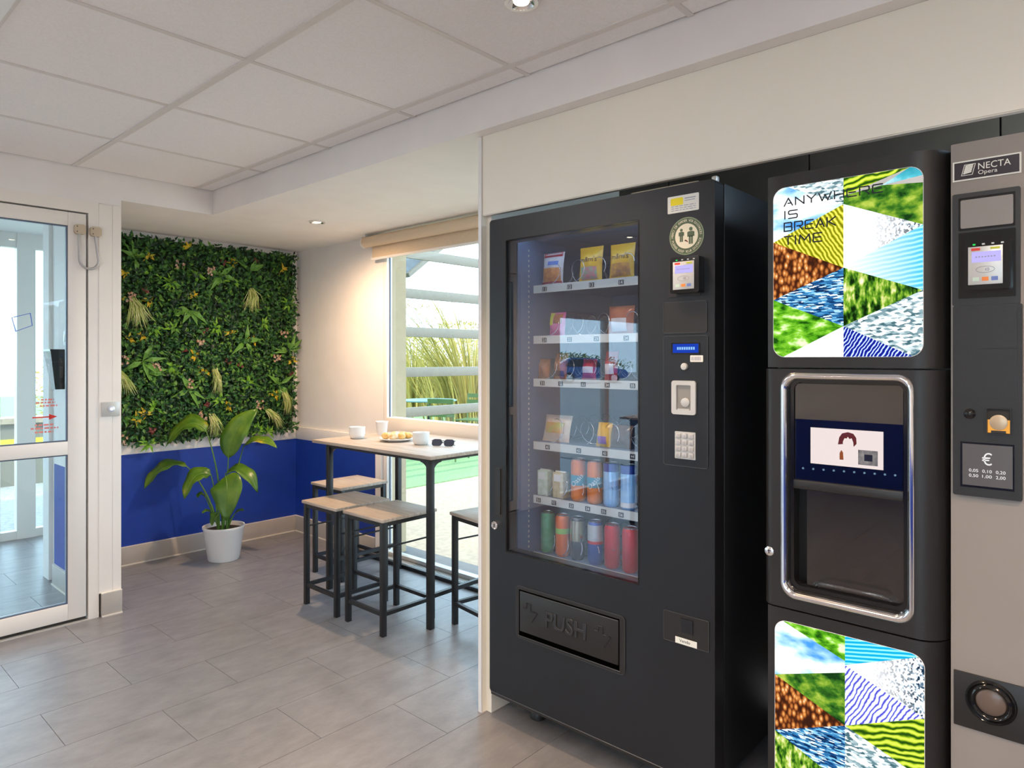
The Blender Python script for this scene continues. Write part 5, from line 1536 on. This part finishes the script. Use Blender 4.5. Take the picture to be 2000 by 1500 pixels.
poster(lw, X0b, X1b, Z0b, Z1b, .030, [
    ('meadow', 'grass', [(V(225, 165)[0], Z1b), (XMb, vz(800, 520)), (XMb, Z1b)]),
    ('sky', 'sky', [(X0b, Z1b), (X0b, La), (XMb, vz(800, 625)), (XMb, vz(800, 520)), (V(225, 165)[0], Z1b)]),
    ('mountain', 'mountain', [(X0b, La), (XMb, Mb_), (XMb, vz(800, 625))]),
    ('coffee_beans', 'beans', [(X0b, La), (X0b, Lb), (XMb, Mb_)]),
    ('circuit_board', 'circuit', [(X0b, Lb), (XMb, Mc), (XMb, Mb_)]),
    ('forest', 'forest', [(X0b, Lb), (X0b, Lc), (XMb, Mc)]),
    ('field', 'field', [(X0b, Lc), (X0b, Z0b), (XMb, Z0b), (XMb, Mc)]),
    ('blue_stripes', 'cyan2', [(XMb, Z1b), (XMb, Ma), (X1b, Ra), (X1b, Z1b)]),
    ('binary_code', 'binary', [(XMb, Ma), (X1b, Rb), (X1b, Ra)]),
    ('light_fibres', 'fibre2', [(XMb, Ma), (XMb, Mb_), (X1b, Rb)]),
    ('terraces', 'terrace', [(XMb, Mb_), (X1b, Rc), (X1b, Rb)]),
    ('skyline', 'city', [(XMb, Mb_), (XMb, Mc), (X1b, Rc)]),
    ('meadow_foot', 'grass', [(XMb, Mc), (XMb, Z0b), (X1b, Z0b), (X1b, Rc)]),
])

# ---- payment column
YG = 1.800
gc = bx('payment_column', M['greybox'], (CX1 + .004, CXR, YG, 1.861, .04, 1.803), cm, bev=.002)
def gplate(name, m, u0, v0, u1, v1, proud, parent=gc, r=.003, y=YG):
    return plate(name, m, u0, v0, u1, v1, proud, parent, r, y=y)
def GP(u, v): return on_y(u, v, YG)
# name plate
na, nb = GP(1862, 336), GP(1995, 324)
nx0, nx1 = GP(1861, 330).x, GP(1995, 330).x
nz1 = (GP(1861, 319).z + GP(1995, 296).z) / 2; nz0 = (GP(1861, 357).z + GP(1995, 337).z) / 2
npl = bx('name_plate', M['paper'], (nx0, nx1, YG - .002, YG, nz0, nz1), gc)
ni = .0032
bx('name_plate_field', mat('plate_plum', (.045, .038, .048), .15), (nx0 + ni, nx1 - ni, YG - .0026, YG - .0015, nz0 + ni, nz1 - ni), npl)
mb = MB(); nw = nx1 - nx0; nh = nz1 - nz0
text_front(mb, 'NECTA', nx0 + nw * .62, YG - .0028, nz0 + nh * .62, .03, .0001, width=nw * .47, height=nh * .32)
text_front(mb, 'Opera', nx0 + nw * .525, YG - .0028, nz0 + nh * .285, .02, .0001, width=nw * .28, height=nh * .26)
mb.build('brand_lettering', M['paper'], npl)
mb = MB()
qx0, qx1, qz0, qz1 = nx0 + nw * .13, nx0 + nw * .35, nz0 + nh * .25, nz0 + nh * .80
sk = .006
mb.ring([(qx0, qz0), (qx1 - sk, qz0), (qx1, qz1), (qx0 + sk, qz1)], [(qx0 + .0015, qz0 + .001), (qx1 - sk - .001, qz0 + .001), (qx1 - .0015, qz1 - .001), (qx0 + sk + .001, qz1 - .001)], 'y', YG - .0029, YG - .0025)
for k in range(5):
    zb = qz0 + (qz1 - qz0) * (.12 + .16 * k)
    mb.prism([(qx0 + .004 + .001 * k, zb), (qx1 - .008 + .001 * k, zb + .003), (qx1 - .008 + .001 * k, zb + .0062), (qx0 + .004 + .001 * k, zb + .0035)], 'y', YG - .0029, YG - .0025)
mb.build('brand_emblem', M['paper'], npl)
m1, r1 = gplate('note_module', M['black2'], 1860, 381, 1993, 592, .010, r=.004)
YM = YG - .010
plate('note_window_frame', M['blackgloss'], 1872, 388, 1983, 440, .001, gc, .002, y=YM)
plate('note_window', mat('note_plate', (.28, .26, .25), .15, spec=.8), 1876, 392, 1979, 436, .003, gc, .003, y=YM)
plate('reader_bay', M['blackgloss'], 1872, 456, 1984, 578, .001, gc, .002, y=YM)
card_reader('card_reader', 1882, 472, 1974, 562, YM, gc, .022)
m2, r2 = gplate('coin_module', M['black2'], 1861, 598, 1997, 980, .010, r=.004)
for v0, v1 in ((604, 680), (689, 779)):
    plate('blank_cover', M['black2'], 1871, v0, 1986, v1, .0018, gc, .002, y=YM)
q = on_y(1894, 808, YM)
MB().lathe([(.0115, .001), (.0115, -.002), (.009, -.004), (.009, -.008), (.006, -.011), (.001, -.012)], (q.x, YM, q.z), 20, axis='y').build('coin_return_knob', M['blackgloss'], gc, smooth=40)
a, b = on_y(1926, 796, YM), on_y(1976, 850, YM)
x0, x1, z0, z1 = a.x, b.x, b.z, a.z
MB().ring(rrect(x0, x1, z0, z1, .002, 3), rrect(x0 + .002, x1 - .002, z0 + .002, z1 - .002, .0015, 3), 'y', YM - .006, YM).build('coin_slot_frame', M['black2'], gc)
bx('coin_slot_recess', M['gap'], (x0 + .002, x1 - .002, YM - .0008, YM, z0 + .002, z1 - .002), gc)
bx('coin_slot_light', emit_mat('amber_glow', (1.0, .45, .08), .40), (x0 + .003, x1 - .003, YM - .0016, YM - .0006, z0 + .003, z0 + (z1 - z0) * .55), gc)
MB().lathe([(.0165, 0), (.0165, -.003), (.014, -.004), (.001, -.004)], ((x0 + x1) / 2, YM - .0012, z0 + (z1 - z0) * .45), 24, axis='y').build('coin_disc', mat('warm_silver', (.55, .42, .28), .3, metal=.4), gc, smooth=40)
bx('coin_mouth', M['ink'], ((x0 + x1) / 2 - .013, (x0 + x1) / 2 + .013, YM - .007, YM - .001, z0 + .003, z0 + .008), gc)
a, b = on_y(1880, 868, YM), on_y(1978, 952, YM)
x0, x1 = a.x, b.x
z1 = (on_y(1880, 866, YM).z + on_y(1978, 872, YM).z) / 2; z0 = (on_y(1880, 946, YM).z + on_y(1978, 955, YM).z) / 2
bx('coin_plate_frame', M['blackgloss'], (x0 - .004, x1 + .003, YM - .0012, YM, z0 - .005, z1 + .004), gc)
cp = bx('coin_plate', mat('dark_pewter', (.14, .13, .125), .3, metal=.5), (x0, x1, YM - .0022, YM - .001, z0, z1), gc)
mb = MB(); w, h = x1 - x0, z1 - z0
text_front(mb, '\u20ac', x0 + w * .50, YM - .0024, z0 + h * .66, .03, .0001, height=h * .30, width=w * .20)
for rr_, row in enumerate((('0,05', '0,10', '0,20'), ('0,50', '1,00', '2,00'))):
    for c_, s_ in enumerate(row):
        text_front(mb, s_, x0 + w * (.23 + .27 * c_), YM - .0024, z0 + h * (.36 - .125 * rr_), .012, .0001, width=w * .19, height=h * .085)
mb.build('coin_values', emit_mat('plate_lettering', (.95, .93, .9), .42), cp)
# coin return dish
a, b = GP(1863, 1308), GP(2012, 1440)
dz1 = GP(1863, 1306).z; dz0 = GP(1863, 1412).z
x0, x1 = GP(1863, 1300).x, CXR - .002
bx('return_plate', M['black2'], (x0, x1, YG - .004, YG, dz0, dz1), gc, bev=.0015)
q = GP(1936, 1371)
MB().lathe([(.047, 0), (.047, -.002), (.043, -.006), (.040, -.003), (.038, -.006), (.034, -.009), (.030, -.006), (.028, .0)], (q.x, YG - .004, q.z), 36, axis='y', cap=False).build('return_dish', M['blackgloss'], gc, smooth=60)
MB().lathe([(.028, -.001), (.026, -.003), (.001, -.002)], (q.x, YG - .004, q.z), 32, axis='y').build('return_flap', mat('brown_plastic', (.14, .10, .08), .25), gc, smooth=60)
# ================================================================== OUTSIDE, terrace side
struct('terrace_paving', MB().box(-5.56, 6, 3.01, 16, -.10, -.03), M['paving'], 'pale paving of the terrace outside the window', 'paving')
struct('window_reveal', MB().box(-4.9, -3.69, 2.886, 3.01, -.1, 2.45).box(-3.69, -1.76, 2.886, 3.01, 2.165, 2.45), M['plaster'], 'cream rendered outer face of the window wall', 'wall')
struct('outside_sill', MB().box(-3.69, -1.76, 2.886, 3.01, -.10, -.02), M['plaster'], 'stone sill outside the terrace window', 'sill')
struct('lawn', MB().box(-30, -5.56, 3.01, 40, -.10, -.02), M['lawn'], 'bright green lawn beyond the terrace paving', 'lawn')
struct('outside_ground', MB().box(-70, -6.25, -60, 3.01, -.16, -.06), M['asphalt'], 'pale asphalt outside the entrance', 'ground')
struct('outside_ground_south', MB().box(-6.25, 40, -60, YS - .1, -.16, -.06), M['asphalt'], 'pale asphalt outside the wall behind the camera', 'ground')
struct('outside_ground_far', MB().box(-30, 60, 16, 60, -.2, -.11), M['paving'], 'open ground beyond the terrace', 'ground')

def onslat(v): return on_x(793, v, -5.45)
sc_ = thing('slatted_screen', 'grey aluminium screen of wide horizontal slats beside the terrace', 'screen', (-5.45, 6, 0))
for k, vc in enumerate((494, 572.5, 648, 727, 806)):
    zc = onslat(vc).z
    bx('slat', M['slat'], (-5.465, -5.435, 3.4, 9.6, zc - .05, zc + .05), sc_, bev=.004)
for y in (3.4, 9.6):
    bx('post', M['slat'], (-5.50, -5.40, y - .05, y + .05, -.03, 2.6), sc_)
pts = [on_x(*p, -6.6) for p in ((740, 400), (915, 436), (872, 471), (793, 534), (740, 575))]
rf = thing('neighbouring_roof', 'dark slate roof edge seen at the top of the terrace window', 'roof', (-7, 4.5, 2.2))
MB().prism([(p.y, p.z) for p in pts], 'x', -7.6, -6.6).build('roof_gable', M['roof'], rf)
MB().prism([(pts[1].y, pts[1].z + .02), (pts[1].y + .02, pts[1].z - .03), (pts[3].y + .02, pts[3].z - .05), (pts[3].y, pts[3].z)], 'x', -7.62, -6.55).build('barge_board', M['slat'], rf)
MB().box(-7.3, -6.9, pts[4].y - .35, pts[4].y + .05, -.02, pts[4].z + .1).build('roof_post', M['slat'], rf)

def blades(name, label, cat, c, n, h, spread, m, width=.012, group=None, arch=.5):
    """clump of long arching leaf blades growing from c"""
    c = Vector(c); r = thing(name, label, cat, c, group)
    mb = MB()
    for i in range(n):
        a = rnd.uniform(0, 2 * pi); rr = abs(rnd.gauss(0, spread * .4))
        q = c + Vector((cos(a) * rr, sin(a) * rr, 0))
        L = h * rnd.uniform(.45, 1.1)
        d = Vector((cos(a) * arch * rnd.uniform(.2, 1.2), sin(a) * arch * rnd.uniform(.2, 1.2), 1)).normalized()
        pts = []; dd = d.copy(); p = q.copy()
        for s in range(6):
            pts.append(p.copy()); p = p + dd * L / 5; dd = (dd + Vector((cos(a), sin(a), -1.1)) * .16).normalized()
        sd_ = Vector((-sin(a + .6), cos(a + .6), .1)).normalized()
        vs = []; fs = []
        for s, p in enumerate(pts):
            w = width * (1 - s / 5.2) * .5
            vs += [p - sd_ * w, p + sd_ * w]
            if s: fs.append((2 * s - 2, 2 * s - 1, 2 * s + 1, 2 * s))
        mb.add(vs, fs)
    mb.build('blades', m, r)
    return r
def bush(name, label, cat, c, rx, ry, h, n, m, leaf_l=.06, group=None, z0=.0):
    c = Vector(c); r = thing(name, label, cat, c, group)
    mb = MB()
    for i in range(n):
        a = rnd.uniform(0, 2 * pi); t = rnd.random()
        k = math.sqrt(max(0.05, 1 - (2 * t - .9) ** 2 * .8)) * rnd.uniform(.6, 1.02)
        p = c + Vector((rx * k * cos(a), ry * k * sin(a), z0 + h * t))
        d = Vector((cos(a), sin(a), rnd.uniform(-.3, 1))).normalized() + Vector((rnd.uniform(-.6, .6), rnd.uniform(-.6, .6), rnd.uniform(-.4, .6)))
        leaf(mb, p, d, Vector((rnd.uniform(-1, 1), rnd.uniform(-1, 1), 1)), leaf_l * rnd.uniform(.7, 1.4), leaf_l * .4, .2)
    mb.build('foliage', m, r, kind='stuff')
    t_ = MB()
    for k in range(4):
        a = k * 1.7
        t_.tube([c, c + Vector((rx * .3 * cos(a), ry * .3 * sin(a), z0 + h * .6))], [.03, .012], 6)
    t_.build('stem', M['soil'], r)
    return r
G2 = 'tall grasses and shrubs beyond the terrace'
def gnd(u, dist): p = at(u, 700, dist); p.z = -.02; return p
blades('tall_grass', 'tall arching yellow-green grass at the right of the terrace window', 'grass clump', gnd(922, 12.6), 520, 3.1, 1.0, M['shrub'], .036, G2, .24)
blades('tall_grass', 'yellow-green grass clump beside the cream window reveal', 'grass clump', gnd(806, 17.5), 620, 2.6, 1.4, M['shrub'], .042, G2, .30)
bush('shrub', 'dense olive shrub behind the terrace grasses on the right', 'shrub', gnd(895, 21.5), 1.7, 1.5, 2.5, 2600, M['shrub'], .11, G2)
bush('shrub', 'loose pale shrub behind the terrace grasses on the left', 'shrub', gnd(812, 24), 1.5, 1.5, 3.4, 1500, M['shrub'], .11, G2)
bush('hedge', 'long pale hedge along the far side of the lawn', 'hedge', gnd(840, 33), 5.5, 5.5, 2.4, 6000, M['shrub'], .17)
bush('hedge', 'hedge continuing to the right behind the white side panel', 'hedge', gnd(1330, 27), 4.0, 4.0, 2.2, 2600, M['hedge'], .17)

# terrace table and chairs on the lawn
tp = gnd(838, 9.9)
tt = thing('garden_table', 'round grey-green bistro table on the lawn outside', 'table', tp)
MB().lathe([(.001, .735), (.40, .735), (.405, .745), (.40, .755), (.001, .755)], tp, 36).build('tabletop', mat('teal_metal', (.10, .20, .19), .4), tt, smooth=40)
MB().tube([tp, tp + Vector((0, 0, .735))], .025, 10).build('pedestal', M['steelblack'], tt)
MB().lathe([(.22, 0), (.22, .012), (.03, .03)], tp, 24).build('base_plate', M['steelblack'], tt)
m_ch = mat('green_metal_chair', (.06, .12, .03), .45)
def garden_chair(loc, rz, label):
    r = thing('garden_chair', None, None, (0, 0, 0))
    for sx in (-1, 1):
        for sy in (-1, 1):
            MB().tube([(sx * .17, sy * .17, .44), (sx * .21, sy * .20, 0)], .011, 6).build('leg', m_ch, r)
        MB().tube([(sx * .17, .17, .44), (sx * .18, .23, .82)], .011, 6).build('back_post', m_ch, r)
    for k in range(6):
        bx('seat_slat', m_ch, (-.2, .2, -.20 + .068 * k, -.145 + .068 * k, .44, .452), r)
    for k in range(3):
        z = .58 + .09 * k
        bx('back_slat', m_ch, (-.19, .19, .185 + .015 * k, .195 + .015 * k, z, z + .06), r)
    r.location = loc; r.rotation_euler = (0, 0, rz)
    tag(r, label, 'chair', 'green chairs at the garden table')
garden_chair(tp + RIGHT * .62 + VIEW * .25, radians(20), 'green slatted garden chair at the right of the bistro table')
garden_chair(tp + RIGHT * -.55 + VIEW * .35, radians(120), 'green slatted garden chair at the left of the bistro table')
garden_chair(tp + RIGHT * .35 - VIEW * .75, radians(200), 'green slatted garden chair in front of the bistro table')

# ================================================================== OUTSIDE, entrance side
bush('autumn_tree', 'orange-yellow shrub seen through the lobby glazing', 'shrub', (-13.2, 4.05, -.06), 1.1, 1.1, 1.75, 1500, M['autumn'], .10)
lw_ = thing('low_wall', 'low grey wall outside the entrance lobby', 'wall', (-9, 2.6, 0))
MB().box(-9.25, -9.0, 1.2, 6.0, -.06, .62).build('wall_body', M['slat'], lw_)
MB().box(-9.3, -8.95, 1.2, 6.0, .62, .68).build('coping', M['paving'], lw_)
MB().box(-9.0, -8.985, 1.2, 6.0, .40, .45).build('yellow_stripe', M['yellow'], lw_)
bush('hedge', 'green hedge on the far side of the car park', 'hedge', (-34, -34, -.06), 3.0, 16.0, 1.9, 3500, M['hedge'], .3)
# parked car, seen only as a reflection in the vending machine's glass
ca = thing('parked_car', 'dark blue hatchback parked outside, reflected in the machine glass', 'car', (-23.4, -29.2, -.06))
cc_ = Vector((-23.4, -29.2, -.06)); cdir = Vector((.70, -.714, 0)); cs = Vector((.714, .70, 0))
def car_prof(prof, w0, w1, name, m, inset=0):
    vs = []
    n = len(prof)
    for s in (-1, 1):
        for x, z in prof:
            ww = (w0 if z < .95 else w1)
            vs.append(cc_ + cdir * x + cs * s * ww + Vector((0, 0, z)))
    MB().add(vs, [tuple(range(n)), tuple(range(2 * n - 1, n - 1, -1))] + [(i, (i + 1) % n, (i + 1) % n + n, i + n) for i in range(n)]).build(name, m, ca)
car_prof([(-2.05, .30), (2.1, .30), (2.12, .62), (1.95, .80), (1.05, .93), (-2.0, .95), (-2.1, .6)], .88, .88, 'body', M['carblue'])
car_prof([(1.05, .93), (.25, 1.45), (-1.2, 1.48), (-1.95, 1.05), (-2.0, .94)], .86, .66, 'cabin', M['carblue'])
for s in (-1, 1):
    vs = [cc_ + cdir * x + cs * s * (.80 if z > 1.2 else .875) + Vector((0, 0, z)) for x, z in ((.80, .98), (.20, 1.36), (-.40, 1.40), (-.42, .98))]
    MB().add(vs, [(0, 1, 2, 3)]).build('side_window', M['blackgloss'], ca)
    vs = [cc_ + cdir * x + cs * s * (.80 if z > 1.2 else .875) + Vector((0, 0, z)) for x, z in ((-.48, .98), (-.46, 1.40), (-1.15, 1.40), (-1.55, 1.0))]
    MB().add(vs, [(0, 1, 2, 3)]).build('side_window', M['blackgloss'], ca)
    for x in (-1.3, 1.3):
        c0 = cc_ + cdir * x + cs * s * .80 + Vector((0, 0, .31))
        MB().tube([c0 - cs * s * .1, c0 + cs * s * .1], .31, 20).build('wheel', M['tyre'], ca, smooth=40)
        MB().tube([c0 + cs * s * .1, c0 + cs * s * .108], .19, 16).build('hub_cap', M['silver'], ca)
# a further table in the room behind the camera (it shows in the machine's glass)
t2 = clone(tb, (-2.7, -1.55, 0), pi / 2, None, 'second high wood-topped bar table, by the window in the door wall')
for (x, y), a, lab in (((-2.15, -1.75), 0, 'square wooden stool beside the second bar table'), ((-2.2, -1.3), .1, 'square wooden stool near the corner of the second bar table')):
    clone(s0, (x, y, 0), a, None, lab, GS)
